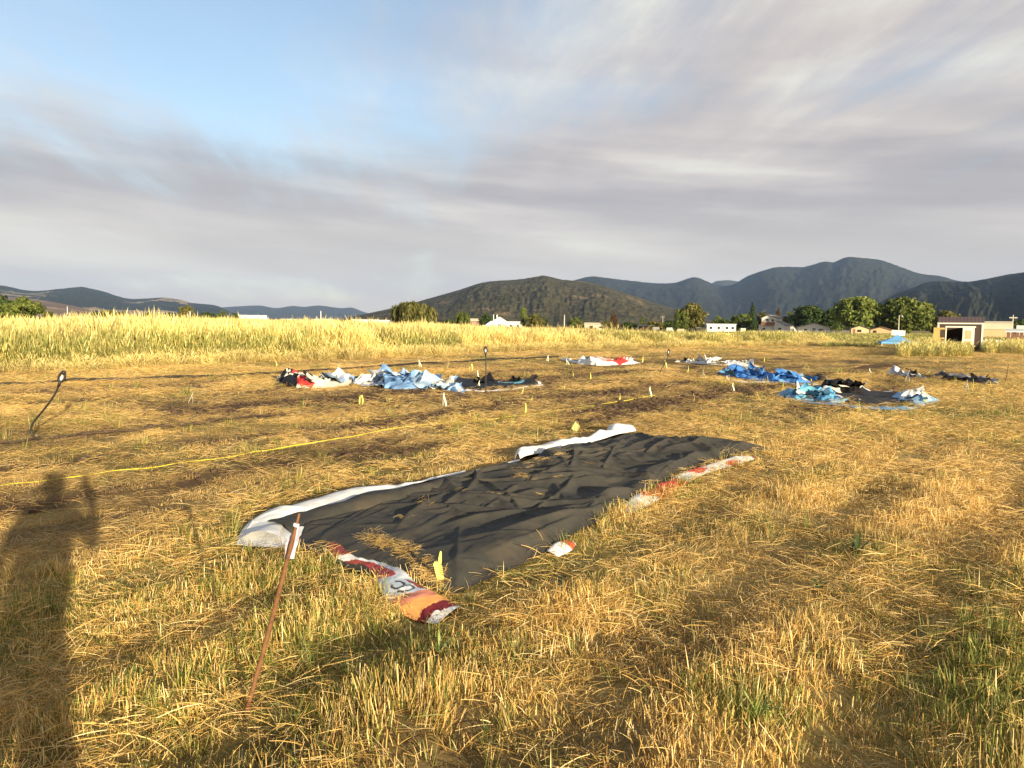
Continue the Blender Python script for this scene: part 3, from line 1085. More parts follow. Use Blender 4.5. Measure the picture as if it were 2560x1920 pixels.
def heap(name, front, depth, hprof, cf, seed, parent, nu=110, nv=36, sc=2.6, rough=1.0, mat=None, lean=0.0):
    sc = sc * 1.2
    nu, nv = int(nu * 1.5), int(nv * 1.5)
    """a crumpled, bunched-up length of sheeting lying along a ground line"""
    A = [gl(*p) for p in front]
    dep = depth if isinstance(depth, (list, tuple)) else [depth] * len(A)
    B = [a + np.array([lean * d, d, 0]) for a, d in zip(A, dep)]
    hu = np.array([h[0] for h in hprof]); hh = np.array([h[1] for h in hprof]) * 0.80

    def zf(U, V_, X, Y):
        h = np.interp(U, hu, hh)
        env = np.clip(np.sin(np.pi * np.clip(V_, 0, 1)), 0, 1) ** 0.55
        c_ = crumple(X, Y, seed, sc)
        return 0.02 + env * np.maximum(h * (0.74 + rough * (0.95 * c_ + 0.32 * crumple(X, Y, seed + 50, sc * 2.2))), 0.006)

    def xy(U, V_, X, Y):
        h = np.interp(U, hu, hh)
        return 0.8 * h * crumple(X, Y, seed + 20, sc * 1.2), 0.9 * h * crumple(X, Y, seed + 30, sc * 1.2)
    CLOTHS.append([tuple(a[:2]) for a in A] + [tuple(b_[:2]) for b_ in B[::-1]])
    return patch(name, A, B, nu, nv, zf, cf, mat or M_VINYL, parent, xy)


def fold(name, line, wid, hgt, cf, seed, parent, nu=90, nv=17, mat=None):
    """a turned-over, half rolled edge lying along a picture line"""
    P = smooth_line([gl(*p)[:2] for p in line], nu)
    T = np.gradient(P, axis=0); T /= np.linalg.norm(T, axis=1)[:, None]
    N = np.stack([-T[:, 1], T[:, 0]], 1)
    t = np.linspace(0, 1, nu)
    w = np.interp(t, np.linspace(0, 1, len(wid)), wid); h = np.interp(t, np.linspace(0, 1, len(hgt)), hgt)
    s = np.linspace(-1, 1, nv)
    U, S = np.meshgrid(t, s, indexing='ij')
    sh = fbm(U * 7, U * 0, seed, 2)[..., 0:1] * 0.0
    X = P[:, None, 0] + N[:, None, 0] * w[:, None] * S * 0.5; Y = P[:, None, 1] + N[:, None, 1] * w[:, None] * S * 0.5
    c_ = crumple(X, Y, seed, 5.0)
    prof = np.clip(1 - np.abs(S) ** 2.2, 0, 1) ** 0.6
    prof = prof * (0.8 + 0.35 * S)
    Z = land(X, Y) + 0.012 + h[:, None] * prof * (0.75 + 0.9 * c_)
    C = cf(U, (S + 1) / 2, X, Y)
    ix = np.arange(nu * nv).reshape(nu, nv)
    F = np.stack([ix[:-1, :-1].ravel(), ix[1:, :-1].ravel(), ix[1:, 1:].ravel(), ix[:-1, 1:].ravel()], 1)
    off = np.array(parent.location)
    return mesh_obj(name, np.stack([X.ravel(), Y.ravel(), Z.ravel()], 1) - off, F, mat or M_VINYL, parent, True, cols={'print': C.reshape(-1, 3)})


# the big sheet in front: black back upwards, printed face folded out along its edges
near = empty('banner', gl(1240, 1270))
tag(near, 'large black-backed banner spread over the stubble with white and red edges folded out', 'banner')
LEFT = [(700, 1352), (735, 1318), (860, 1272), (1000, 1236), (1160, 1194), (1300, 1160), (1400, 1136), (1490, 1112), (1560, 1086)]
RIGHT = [(1135, 1494), (1240, 1446), (1330, 1404), (1420, 1350), (1500, 1306), (1580, 1262), (1660, 1214), (1720, 1178), (1800, 1150), (1935, 1124)]
LW = [gl(*p) for p in LEFT]; RW = [gl(*p) for p in RIGHT]


CREASES = []
_cr = random.Random(77)
for _k in range(120):
    _u = _cr.uniform(0.06, 0.97); _v = _cr.uniform(0.06, 0.96)
    _i = _u * (len(LW) - 1); _i0 = int(_i); _f = _i - _i0
    _pl = LW[_i0] * (1 - _f) + LW[min(_i0 + 1, len(LW) - 1)] * _f
    _j = _u * (len(RW) - 1); _j0 = int(_j); _g = _j - _j0
    _pr = RW[_j0] * (1 - _g) + RW[min(_j0 + 1, len(RW) - 1)] * _g
    _c = _pl * (1 - _v) + _pr * _v
    _a = math.pi / 2 - ROW + _cr.choice((0, 0, 0, 1.2, -0.9, 0.5)) + _cr.uniform(-0.4, 0.4)
    CREASES.append((_c[0], _c[1], math.cos(_a), math.sin(_a), _cr.uniform(0.35, 1.1), _cr.uniform(0.028, 0.08) * (0.45 if _u < 0.3 else 1.0), _cr.uniform(0.03, 0.085), _cr.uniform(-0.5, 0.5)))


def near_z(U, V_, X, Y):
    a, b_ = plot_uv(X, Y)
    soft = sst(0.05, 0.45, U + 0.25 * V_ - 0.12)
    big = crumple(a * 0.8, b_, 201, 1.25)
    fine = crumple(a * 0.9, b_ * 1.2, 231, 2.6)
    z = 0.030 + 0.12 * np.maximum(big + 0.02, 0) * (0.25 + 0.75 * soft) + 0.13 * np.maximum(fine + 0.03, 0) * (0.14 + 0.86 * soft)
    zc_ = np.zeros_like(z)
    for cx, cy, ca, sa, L_, am, wd, bend in CREASES:
        s_ = (X - cx) * ca + (Y - cy) * sa
        d_ = -(X - cx) * sa + (Y - cy) * ca - bend * s_ * s_ * 0.4
        zc_ = np.maximum(zc_, am * np.exp(-np.abs(d_) / np.where(d_ > 0, wd, wd * 2.0)) * np.exp(-(s_ / L_) ** 4))
    z = z + zc_
    # long ridges dragged along the sheet
    z = z + 0.04 * np.maximum(ridged(b_ * 1.5 + 0.35 * fbm(a * .7, b_ * .7, 251, 2), a * 0.28, 255, 2) - 0.55, 0)
    edge = np.minimum(np.minimum(V_, 1 - V_) * 9, np.minimum(U, 1 - U) * 16)
    z = 0.018 + (z - 0.0) * sst(0, 1, edge) + 0.05 * np.exp(-((V_ - 0.02) / 0.02) ** 2) * ridged(U * 9, U * 0, 261, 1)[...] * sst(0.75, 0.9, U)
    return np.maximum(z, 0.012)


def near_xy(U, V_, X, Y):
    e = (1 - sst(0, 0.10, V_)) + sst(0.90, 1, V_) + sst(0.93, 1.0, U)
    n = fbm(U * 14, V_ * 4, 271, 3) - 0.5
    bow = 0.30 * np.sin(np.pi * V_) * sst(0.25, 0.0, U)
    return 0.10 * n * e - 0.6 * bow * 0.4, 0.12 * n * e - bow * 0.35


patch('black_sheet', LW, RW, 380, 150, near_z, flat(BLK), M_BLACK, near, near_xy)
CLOTHS.append([tuple(p[:2]) for p in LW] + [tuple(p[:2]) for p in RW[::-1]])
# white printed margin, laid back along the long far edge in two lengths
OUT1 = [(590, 1358), (612, 1322), (655, 1292), (700, 1286), (860, 1244), (1000, 1226), (1080, 1208), (1158, 1194)]
IN1 = [(700, 1366), (705, 1345), (725, 1318), (790, 1302), (880, 1268), (1010, 1236), (1085, 1216), (1165, 1200)]
OUT3 = [(1150, 1199), (1180, 1190), (1220, 1180), (1262, 1170), (1292, 1162)]
IN3 = [(1160, 1205), (1190, 1197), (1228, 1187), (1268, 1177), (1300, 1168)]
OUT2 = [(1285, 1162), (1295, 1142), (1380, 1126), (1450, 1114), (1500, 1094), (1540, 1072), (1572, 1082)]
IN2 = [(1300, 1164), (1320, 1154), (1400, 1140), (1465, 1124), (1515, 1108), (1556, 1096), (1590, 1090)]


def hemz(seed, h):
    def f(U, V_, X, Y):
        return 0.02 + 0.055 * np.clip(V_, 0, 1) + h * np.sin(np.pi * V_) ** 0.7 * (0.5 + 1.0 * crumple(X, Y, seed, 3.0))
    return f


patch('white_margin', [gl(*p) for p in OUT1], [gl(*p) for p in IN1], 120, 24, hemz(301, 0.085), blobs(WHT, [], 5), M_VINYL, near)
patch('white_margin', [gl(*p) for p in OUT2], [gl(*p) for p in IN2], 90, 20, hemz(305, 0.17), blobs(WHT, [], 5), M_VINYL, near)
patch('white_margin', [gl(*p) for p in OUT3], [gl(*p) for p in IN3], 50, 12, hemz(303, 0.05), blobs(WHT, [], 5), M_VINYL, near)
CLOTHS.append([tuple(gl(*p)[:2]) for p in OUT3] + [tuple(gl(*p)[:2]) for p in IN3[::-1]])
CLOTHS.append([tuple(gl(*p)[:2]) for p in OUT1] + [tuple(gl(*p)[:2]) for p in IN1[::-1]])
CLOTHS.append([tuple(gl(*p)[:2]) for p in OUT2] + [tuple(gl(*p)[:2]) for p in IN2[::-1]])


# the corner turned up towards the camera, and a black flap lapping over the white
patch('white_margin', [gl(*p) for p in [(586, 1366), (640, 1370), (700, 1372), (770, 1364), (812, 1352)]], [gl(*p) for p in [(632, 1322), (680, 1330), (725, 1338), (775, 1336), (815, 1338)]], 70, 14,
      lambda U, V_, X, Y: 0.012 + 0.062 * V_ * (0.9 + 0.5 * crumple(X, Y, 309, 2.0)), blobs(WHT, [], 5), M_VINYL, near)
CLOTHS.append([tuple(gl(*p)[:2]) for p in [(575, 1376), (640, 1380), (700, 1382), (815, 1366), (822, 1320), (600, 1320)]])
FLA = [(668, 1330), (690, 1316), (715, 1300), (740, 1290), (775, 1292), (830, 1284), (862, 1276), (900, 1258), (960, 1247), (1020, 1240), (1090, 1222), (1168, 1200)]
FLB = [(735, 1352), (770, 1336), (800, 1326), (850, 1312), (900, 1300), (950, 1284), (1000, 1268), (1050, 1255), (1100, 1240), (1140, 1226), (1165, 1216), (1190, 1208)]
patch('black_flap', [gl(*p) for p in FLA], [gl(*p) for p in FLB], 130, 18,
      lambda U, V_, X, Y: 0.085 + 0.075 * np.sin(np.pi * np.clip(V_ * 0.8, 0, 1)) * (0.6 + 1.2 * crumple(X, Y, 311, 2.6)) - 0.06 * V_ ** 3, flat(BLK), M_BLACK, near)


def twist_col(U, V_, X, Y):
    C = np.broadcast_to(np.array(WHT), U.shape + (3,)).copy()
    n = 0.05 * (fbm(U * 12, V_ * 3, 321, 3) - 0.5)
    u = U + n - 0.05 * (V_ - 0.5)
    def z(a, b_, c, lo=-1.0, hi=2.0):
        k = (u >= a) & (u < b_) & (V_ + n * 3 >= lo) & (V_ + n * 3 < hi); C[k] = c
    z(0.0, 0.05, WHT); z(0.12, 0.26, MAR)
    z(0.26, 0.46, WHT); z(0.33, 0.50, MAR, -1, 0.45); z(0.46, 0.64, (0.50, 0.07, 0.06), -1, 0.55); z(0.46, 0.62, WHT, 0.55, 2)
    z(0.62, 0.82, (0.60, 0.66, 0.70)); z(0.64, 0.74, MAR, 0.72, 2)
    z(0.76, 0.87, (0.66, 0.24, 0.15)); z(0.83, 0.91, (0.72, 0.33, 0.10)); z(0.905, 0.95, (0.13, 0.015, 0.02))
    z(0.96, 1.01, WHT); z(0.945, 0.965, (0.13, 0.015, 0.02), 0.45, 2)
    # a few dark curled strokes of lettering on the grey part
    for k, (cu, cv, ru, rv) in enumerate(((0.675, 0.42, 0.026, 0.17), (0.715, 0.56, 0.022, 0.14), (0.735, 0.30, 0.028, 0.13))):
        d = np.sqrt(((U - cu) / ru) ** 2 + ((V_ - cv) / rv) ** 2)
        th = np.arctan2((V_ - cv) / rv, (U - cu) / ru)
        C[(np.abs(d - 0.85) < 0.2) & (th > -2.2 + k)] = (0.05, 0.05, 0.055)
    return C


fold('folded_edge', [(785, 1338), (812, 1362), (850, 1392), (885, 1410), (930, 1420), (968, 1440), (1000, 1478), (1035, 1508), (1080, 1532), (1128, 1546)],
     [0.10, 0.12, 0.14, 0.13, 0.15, 0.18, 0.24, 0.32, 0.34, 0.26], [0.05, 0.06, 0.06, 0.05, 0.06, 0.065, 0.075, 0.085, 0.085, 0.05], twist_col, 331, near, 220, 33)
CLOTHS.append([tuple(gl(*p)[:2]) for p in [(785, 1322), (850, 1375), (930, 1402), (1000, 1452), (1080, 1490), (1150, 1525), (1135, 1572), (1080, 1576), (1015, 1545), (950, 1475), (845, 1415), (765, 1355)]])
fold('folded_edge', [(1558, 1290), (1600, 1258), (1645, 1236), (1690, 1212), (1730, 1190), (1790, 1170), (1850, 1152), (1890, 1146)],
     [0.10, 0.22, 0.23, 0.20, 0.18, 0.17, 0.18, 0.08], [0.03, 0.055, 0.06, 0.06, 0.055, 0.05, 0.05, 0.03],
     blobs(WHT, [(0.02, .5, .05, .6, (0.5, .45, .38)), (0.33, 0.5, 0.14, 0.9, RED), (0.50, 0.35, 0.05, 0.4, WHT), (0.60, 0.6, 0.05, 0.5, RED), (0.78, 0.2, 0.03, 0.3, RED), (0.98, .5, .03, 1, (0.25, .08, .05))], 335), 341, near, 140, 21)
fold('folded_edge', [(1378, 1392), (1400, 1378), (1418, 1368), (1434, 1362)], [0.10, 0.14, 0.12, 0.05], [0.03, 0.05, 0.05, 0.02], blobs(WHT, [(0.72, 0.5, 0.25, 0.6, (0.45, 0.10, 0.04))], 339), 345, near, 30, 11)

# ---- the banners left in heaps over the plot
def banner(label, p, group=None):
    o = empty('banner', gl(*p))
    return tag(o, label, 'banner', group)


b1 = banner('crumpled white, black and red banner with a pale blue tail beside the black pipe', (800, 968))
heap('crumpled_print', [(684, 950), (715, 966), (770, 972), (820, 971), (870, 966)], 1.3, [(0, .05), (.12, .2), (.3, .42), (.42, .44), (.6, .46), (.75, .34), (.9, .2), (1, .06)],
     blobs(CRM, [(.24, .45, .20, .75, BLKV), (.05, .6, .05, .35, CRM), (.52, .12, .12, .34, BLKV), (.42, .38, .12, .11, CRM), (.43, .75, .03, .10, RED), (.665, .18, .035, .20, RED), (.71, .10, .03, .12, RED),
                 (.56, .62, .016, .2, BLKV), (.66, .66, .03, .07, BLKV), (.74, .68, .03, .08, BLKV), (.85, .6, .015, .2, BLKV), (.14, .1, .015, .16, CRM), (.24, .05, .02, .1, CRM)], 401), 411, b1, 150, 44, 2.4)
heap('pale_tail', [(842, 958), (880, 962), (915, 966), (940, 964)], 1.2, [(0, .08), (.2, .22), (.5, .24), (.8, .14), (1, .03)],
     blobs((0.30, .40, .55), [(.12, .7, .14, .3, CRM), (.45, .75, .12, .14, CRM), (.40, .92, .25, .10, (.05, .05, .07)), (.55, .5, .25, .06, (.08, .10, .14)), (.75, .35, .2, .05, (.06, .07, .1)), (.85, .15, .2, .09, WHT)], 405), 415, b1, 90, 36, 3.2)

b2 = banner('long crumpled light blue banner with a flat black end beside a sprinkler riser', (1100, 972))
heap('crumpled_print', [(932, 956), (960, 971), (1010, 975), (1070, 972), (1110, 976), (1160, 986)], [1.2, 1.8, 1.9, 1.5, 1.2, .8], [(0, .06), (.08, .3), (.25, .46), (.42, .44), (.6, .36), (.75, .26), (.9, .24), (1, .04)],
     blobs((0.20, .35, .58), [(.03, .3, .035, .4, BLKV), (.2, .7, .16, .2, PAL), (.28, .1, .1, .12, (.05, .07, .1)), (.45, .7, .09, .1, WHT), (.62, .2, .05, .2, CRM), (.70, .12, .07, .1, CRM), (.5, .45, .12, .05, (.06, .09, .14)), (.72, .6, .14, .15, (.12, .22, .36)),
                               (.88, .4, .08, .3, PAL), (.95, .3, .03, .3, WHT)], 421), 431, b2, 150, 44, 2.4)
heap('black_back', [(1120, 960), (1170, 972), (1215, 976), (1280, 972), (1330, 966), (1354, 962)], [2.6, 2.9, 2.6, 2.0, 1.5, 1.0], [(0, .10), (.3, .14), (.6, .15), (.72, .07), (.88, .22), (1, .02)],
     blobs(BLKV, [(.70, .62, .16, .22, TEA), (.63, .75, .04, .2, PAL), (.78, .35, .05, .1, TEA), (.985, .5, .03, .9, WHT)], 425), 435, b2, 120, 44, 1.8, 0.9, M_VINYL)
fold('white_hem', [(1165, 977), (1215, 980), (1270, 975), (1330, 967), (1356, 964)], [.14, .12, .12, .1, .1], [.04, .035, .04, .04, .04], flat(WHT), 441, b2, 60, 9)

b3 = banner('white banner with black scrolls and a red patch lying beyond the bent sprinkler riser', (1500, 912))
heap('crumpled_print', [(1404, 901), (1440, 910), (1500, 915), (1560, 913), (1602, 909)], 1.5, [(0, .04), (.15, .2), (.4, .24), (.55, .44), (.7, .38), (.85, .26), (1, .03)],
     blobs(WHT, [(.74, .4, .11, .38, RED), (.62, .3, .05, .1, (.7, .3, .25)), (.34, .5, .07, .26, (.03, .03, .03)), (.35, .5, .045, .14, WHT), (.42, .25, .03, .1, (.03, .03, .03)), (.52, .6, .05, .1, (.03, .03, .03)), (.66, .85, .08, .1, (.03, .03, .03)), (.78, .85, .03, .1, BLKV), (.97, .7, .06, .3, BLKV)], 451, 0.8), 455, b3, 130, 34, 2.0)
b4 = banner('thin crumpled white and black banner furthest off beside the mown hay', (1800, 915))
heap('crumpled_print', [(1694, 905), (1740, 910), (1800, 914), (1860, 917), (1902, 918)], 1.4, [(0, .12), (.22, .10), (.4, .22), (.55, .36), (.7, .26), (.85, .24), (1, .03)],
     blobs(WHT, [(.07, .5, .06, .6, (.05, .05, .06)), (.05, .4, .02, .2, WHT), (.20, .4, .05, .5, (.09, .09, .10)), (.40, .6, .07, .3, BLKV), (.60, .75, .05, .2, BLKV), (.68, .5, .05, .12, BLKV), (.36, .3, .03, .1, WHT)], 461, 0.8), 465, b4, 120, 34, 2.2)

b5 = banner('bright blue crumpled banner with white front hem and a black end lump', (1930, 950))
heap('crumpled_print', [(1808, 944), (1850, 951), (1920, 955), (1990, 958), (2040, 960)], [1.3, 1.6, 1.6, 1.5, 1.1], [(0, .05), (.12, .42), (.3, .36), (.45, .30), (.6, .38), (.8, .40), (.93, .3), (1, .04)],
     blobs(BLU, [(.36, .88, .2, .14, BLKV), (.02, .5, .04, .5, (.05, .06, .09)), (.37, .45, .05, .1, PAL), (.55, .6, .08, .12, (.25, .5, .75)), (.8, .6, .1, .2, (.2, .42, .7)), (.93, .35, .035, .25, CRM), (.93, .35, .015, .12, (.1, .15, .08)), (.7, .15, .15, .12, (.05, .12, .25))], 471), 475, b5, 140, 44, 2.3)
heap('black_end', [(2040, 952), (2056, 953), (2070, 950)], 0.7, [(0, .05), (.5, .30), (1, .04)], blobs(BLKV, [], 3), 481, b5, 34, 22, 3.5)
fold('white_hem', [(1814, 951), (1860, 957), (1930, 957), (1990, 961), (2045, 964)], [.2, .22, .16, .1, .16], [.06, .07, .05, .02, .05], blobs(WHT, [(.6, .5, .14, 1, (.1, .3, .45))], 2), 485, b5, 70, 9)

b6 = banner('half unfolded banner with sky blue print, a black heap and flat black back', (2160, 1005))
heap('black_back', [(2070, 998), (2130, 1012), (2200, 1018), (2270, 1012), (2320, 1002)], [2.6, 3.0, 3.0, 2.6, 2.0], [(0, .12), (.3, .12), (.6, .15), (.85, .14), (1, .08)], blobs((.024, .022, .022), [(.97, .9, .05, .12, WHT)], 3), 491, b6, 130, 50, 1.5, 1.0)
heap('crumpled_print', [(1968, 1000), (2000, 1002), (2040, 1004), (2090, 1010), (2130, 1006)], [.9, 1.2, 1.4, 1.3, .8], [(0, .03), (.2, .30), (.45, .32), (.7, .30), (.9, .22), (1, .03)],
     blobs((.13, .36, .56), [(.42, .5, .10, .3, WHT), (.42, .55, .05, .08, (.4, .4, .42)), (.55, .75, .12, .2, (.2, .5, .55)), (.22, .7, .05, .3, (.3, .55, .62)), (.78, .7, .1, .15, PAL), (.88, .4, .06, .2, (.6, .45, .42)), (.3, .15, .15, .12, (.05, .12, .2))], 495), 499, b6, 120, 40, 2.6)
heap('black_heap', [(2076, 982), (2110, 986), (2150, 986), (2192, 984)], 1.5, [(0, .06), (.25, .38), (.5, .42), (.75, .30), (1, .06)], blobs(BLKV, [(.1, .2, .1, .2, WHT), (.33, .7, .035, .12, CRM), (.55, .72, .03, .1, CRM), (.72, .8, .08, .12, CRM), (.88, .35, .08, .3, WHT), (.78, .3, .04, .15, (.3, .42, .55))], 501), 505, b6, 90, 36, 2.8)
heap('blue_corner', [(2268, 1012), (2300, 1016), (2330, 1010), (2352, 1004)], [1.0, 1.4, 1.3, .9], [(0, .08), (.3, .26), (.55, .36), (.8, .22), (1, .04)], blobs((.24, .42, .60), [(.55, .7, .14, .3, (.55, .62, .70)), (.55, .2, .16, .15, CRM), (.25, .5, .12, .2, WHT), (.93, .6, .08, .3, (.3, .55, .6))], 511), 515, b6, 70, 34, 2.8)
fold('blue_hem', [(1966, 999), (2030, 1008), (2100, 1014), (2170, 1022), (2250, 1023), (2300, 1016)], [.16, .2, .24, .36, .34, .2], [.03, .03, .04, .05, .05, .05], blobs((.20, .38, .56), [(.1, .5, .14, 1, (.35, .38, .42)), (.9, .8, .06, .5, BLKV)], 3), 521, b6, 90, 11)

b7 = banner('small crumpled white banner with two black ends near the bare soil', (2285, 944))
heap('crumpled_print', [(2244, 937), (2265, 944), (2290, 947), (2322, 950)], [.7, 1.0, .9, .5], [(0, .12), (.3, .46), (.55, .34), (.75, .16), (1, .16)], blobs((.74, .74, .76), [(.72, .5, .06, .5, BLKV), (.86, .3, .08, .2, BLKV), (.4, .8, .14, .1, (.4, .42, .5))], 531), 535, b7, 70, 30, 2.6)
b8 = banner('flat dark banner with grey turned-up ends beside a thin leaning stake', (2440, 957))
heap('crumpled_print', [(2362, 945), (2400, 955), (2450, 962), (2506, 962)], [.8, 1.5, 1.5, 1.0], [(0, .06), (.25, .26), (.32, .32), (.5, .16), (.75, .18), (.88, .34), (1, .10)], blobs((.03, .025, .03), [(.2, .5, .16, .22, (.4, .40, .44)), (.91, .4, .07, .3, (.42, .42, .47)), (.95, .15, .04, .12, WHT), (.45, .9, .16, .2, (.16, .11, .09))], 541), 545, b8, 100, 36, 2.0)



def flaps(parent, front, depth, zlo, zhi, cols, n, seed, smin=0.22, smax=0.55):
    """loose turned-over folds standing out of a heap, each a small thin sheet with a sharp crease"""
    r_ = random.Random(seed)
    A = smooth_line([gl(*p) for p in front], 60)
    off = np.array(parent.location)
    for k in range(n):
        q = A[r_.randrange(3, 57)]
        w_ = r_.uniform(smin, smax); l_ = r_.uniform(smin, smax) * 1.25
        c_ = np.array([q[0], q[1] + depth * r_.uniform(0.05, 0.8), land(q[0], q[1]) + 0.8 * r_.uniform(zlo, zhi)])
        yaw = r_.uniform(-1.3, 1.3); tilt = r_.uniform(-0.75, 0.35); fold_ = r_.uniform(-1.1, 1.1)
        M_ = np.array(Matrix.Rotation(yaw, 3, 'Z') @ Matrix.Rotation(tilt, 3, 'X'))
        col = np.array(r_.choice(cols)); col2 = np.array(r_.choice(cols))
        nu_, nv_ = 17, 13
        V = []; C = []
        ph_ = r_.uniform(0, 6)
        for i in range(nu_):
            for j in range(nv_):
                s_ = i / (nu_ - 1) - 0.5; t_ = j / (nv_ - 1) - 0.5
                cr = s_ + 0.3 * t_
                loc = np.array([s_ * w_, t_ * l_, abs(cr) * fold_ * w_ * 0.9 + 0.035 * math.sin(7 * t_ + 4 * s_ + ph_) + 0.02 * math.sin(15 * s_ - 5 * t_ + ph_)])
                loc[0] *= 1 + 0.25 * math.sin(3 * t_ + ph_); loc[1] *= 1 + 0.2 * math.sin(4 * s_ + ph_)
                w3 = M_ @ loc + c_
                w3[2] = max(w3[2], float(land(q[0], q[1])) + 0.015 + 0.01 * (s_ + t_ + 1))
                V.append(w3 - off); C.append(col if cr < 0.18 else col2)
        ix = np.arange(nu_ * nv_).reshape(nu_, nv_)
        F = np.stack([ix[:-1, :-1].ravel(), ix[1:, :-1].ravel(), ix[1:, 1:].ravel(), ix[:-1, 1:].ravel()], 1)
        mesh_obj('loose_fold', V, F, M_VINYL, parent, False, cols={'print': np.array(C)})


flaps(b1, [(690, 958), (740, 970), (800, 972)], 0.9, 0.08, 0.26, [BLKV, BLKV, BLKV, CRM], 9, 1)
flaps(b1, [(790, 970), (840, 968), (925, 964)], 0.9, 0.05, 0.20, [CRM, (.28, .38, .54), (.28, .38, .54), BLKV, WHT], 9, 2)
flaps(b2, [(940, 964), (1000, 975), (1060, 973)], 1.4, 0.10, 0.34, [(.20, .35, .58), (.24, .40, .62), PAL, (.12, .22, .40), WHT], 12, 3, 0.3, 0.7)
flaps(b2, [(1060, 974), (1110, 978), (1160, 984)], 0.8, 0.05, 0.20, [(.20, .35, .58), CRM, PAL, (.12, .22, .40)], 8, 4)
flaps(b2, [(1180, 968), (1250, 966), (1340, 962)], 1.4, 0.03, 0.08, [BLKV, BLKV, BLKV, TEA], 6, 5)
flaps(b3, [(1420, 906), (1500, 914), (1590, 910)], 0.9, 0.04, 0.16, [WHT, WHT, WHT, CRM, BLKV, RED], 9, 6, 0.3, 0.7)
flaps(b4, [(1700, 906), (1800, 914), (1890, 917)], 0.8, 0.04, 0.14, [WHT, WHT, CRM, WHT, BLKV], 11, 7, 0.3, 0.6)
flaps(b5, [(1815, 948), (1900, 955), (1990, 957), (2035, 958)], 1.0, 0.08, 0.30, [BLU, BLU, (.14, .34, .66), (.05, .14, .34), PAL], 14, 8, 0.3, 0.7)
flaps(b6, [(1985, 1001), (2040, 1004), (2120, 1007)], 0.9, 0.06, 0.24, [(.13, .36, .56), (.18, .46, .6), (.13, .36, .56), WHT, (.05, .12, .2)], 11, 9, 0.25, 0.6)
flaps(b6, [(2085, 984), (2130, 986), (2185, 985)], 1.0, 0.08, 0.32, [BLKV, BLKV, BLKV, CRM], 9, 10, 0.25, 0.6)
flaps(b6, [(2275, 1012), (2310, 1013), (2345, 1006)], 0.8, 0.05, 0.22, [(.24, .42, .60), WHT, PAL], 7, 11)
flaps(b7, [(2248, 940), (2280, 946), (2315, 949)], 0.6, 0.05, 0.18, [WHT, WHT, (.7, .7, .74), BLKV], 6, 12, 0.25, 0.5)
flaps(b8, [(2375, 950), (2440, 960), (2500, 961)], 0.8, 0.03, 0.10, [BLKV, BLKV, (.3, .3, .34)], 7, 13, 0.3, 0.6)

# ------------------------------------------------------------------ small things in the plot
M_RUST = pmat('rusty_iron', (0.17, 0.075, 0.030), 0.85, 0.45, 30.0, 0.002)
M_PIPE = pmat('black_poly_pipe', (0.022, 0.020, 0.018), 0.45, 0.3, 4.0)
M_DRIP = pmat('brown_drip_line', (0.075, 0.046, 0.03), 0.6, 0.4, 3.0)
M_YEL = pmat('yellow_tape', (0.72, 0.60, 0.05), 0.45, 0.10, 5.0)
M_TAG = pmat('pale_yellow_plastic', (0.78, 0.74, 0.16), 0.45, 0.12, 9.0)
M_TAGW = pmat('sun_bleached_plastic', (0.80, 0.78, 0.55), 0.5, 0.12, 9.0)
M_WPL = pmat('white_plastic', (0.78, 0.77, 0.74), 0.4, 0.1, 6.0)
M_LIL = pmat('lilac_plastic_film', (0.50, 0.42, 0.52), 0.4, 0.2, 14.0)
M_INK = pmat('dark_print', (0.04, 0.045, 0.03), 0.6, 0.2, 20.0)

# rusty stake in front of the big banner
sb = gl(612, 1792); stp = px(748, 1284, sb[1] + 0.02)
stk = empty('metal_stake', sb)
tag(stk, 'long rusty metal stake leaning in the grass before the black banner', 'stake')
ax = stp - sb; Ls = np.linalg.norm(ax)
pts = [sb - sb - ax * 0.10] + [ax * t for t in np.linspace(0, 1, 26)]
k_ = np.array(pts); k_[1:, 0] += 0.004 * np.sin(np.linspace(0, 3.1, 26)); k_[1:, 1] += 0.003 * np.sin(np.linspace(0, 7, 26))
rad = np.full(27, 0.0098) + 0.0009 * RNG.normal(0, 1, 27)
rad[-2:] = [0.006, 0.0045]; rad[-3] = 0.0065
MB().tube(k_, rad, 12).build('rod', M_RUST, stk, True)
t0 = 0.945
wrap = MB().tube([ax * (t0 - 0.007), ax * (t0 - 0.004), ax * (t0 + 0.004), ax * (t0 + 0.007)], [0.0118, 0.0125, 0.0125, 0.0118], 12)
wr = wrap.build('tied_band', M_WPL, stk, True)
V = []; F = []
for i in range(12):
    q = i / 11
    base_ = ax * (t0 - 0.17 * q)
    for j, sx in enumerate((-1.0, -0.45, 0.2, 0.8, 1.25)):
        wv = 0.009 + 0.011 * math.sin(min(1, q * 1.6) * 1.4)
        V.append(base_ + np.array([sx * wv + 0.004 * math.sin(q * 9 + j), 0.013 + 0.006 * math.sin(q * 7 + j * 2.1), 0]))
for i in range(11):
    for j in range(4):
        a = i * 5 + j; F.append((a, a + 1, a + 6, a + 5))
mesh_obj('plastic_tag', V, F, M_LIL, stk, True)

sb2 = gl(2513, 960); st2 = px(2521, 910, sb2[1])
sk2 = empty('metal_stake', sb2)
tag(sk2, 'thin dark stake standing by the end of the flat dark banner', 'stake')
MB().tube([(0, 0, -.15), (0, 0, 0), tuple((st2 - sb2) * .5 + np.array([.01, 0, 0])), tuple(st2 - sb2)], [.014, .014, .013, .010], 8).build('rod', M_RUST, sk2, True)

# irrigation: a thick pipe, a drip line with three risers
def along(v, u0, u1, n):
    s, c = math.sin(ROW), math.cos(ROW)
    u = np.linspace(u0, u1, n)
    return u * s + v * c, u * c - v * s


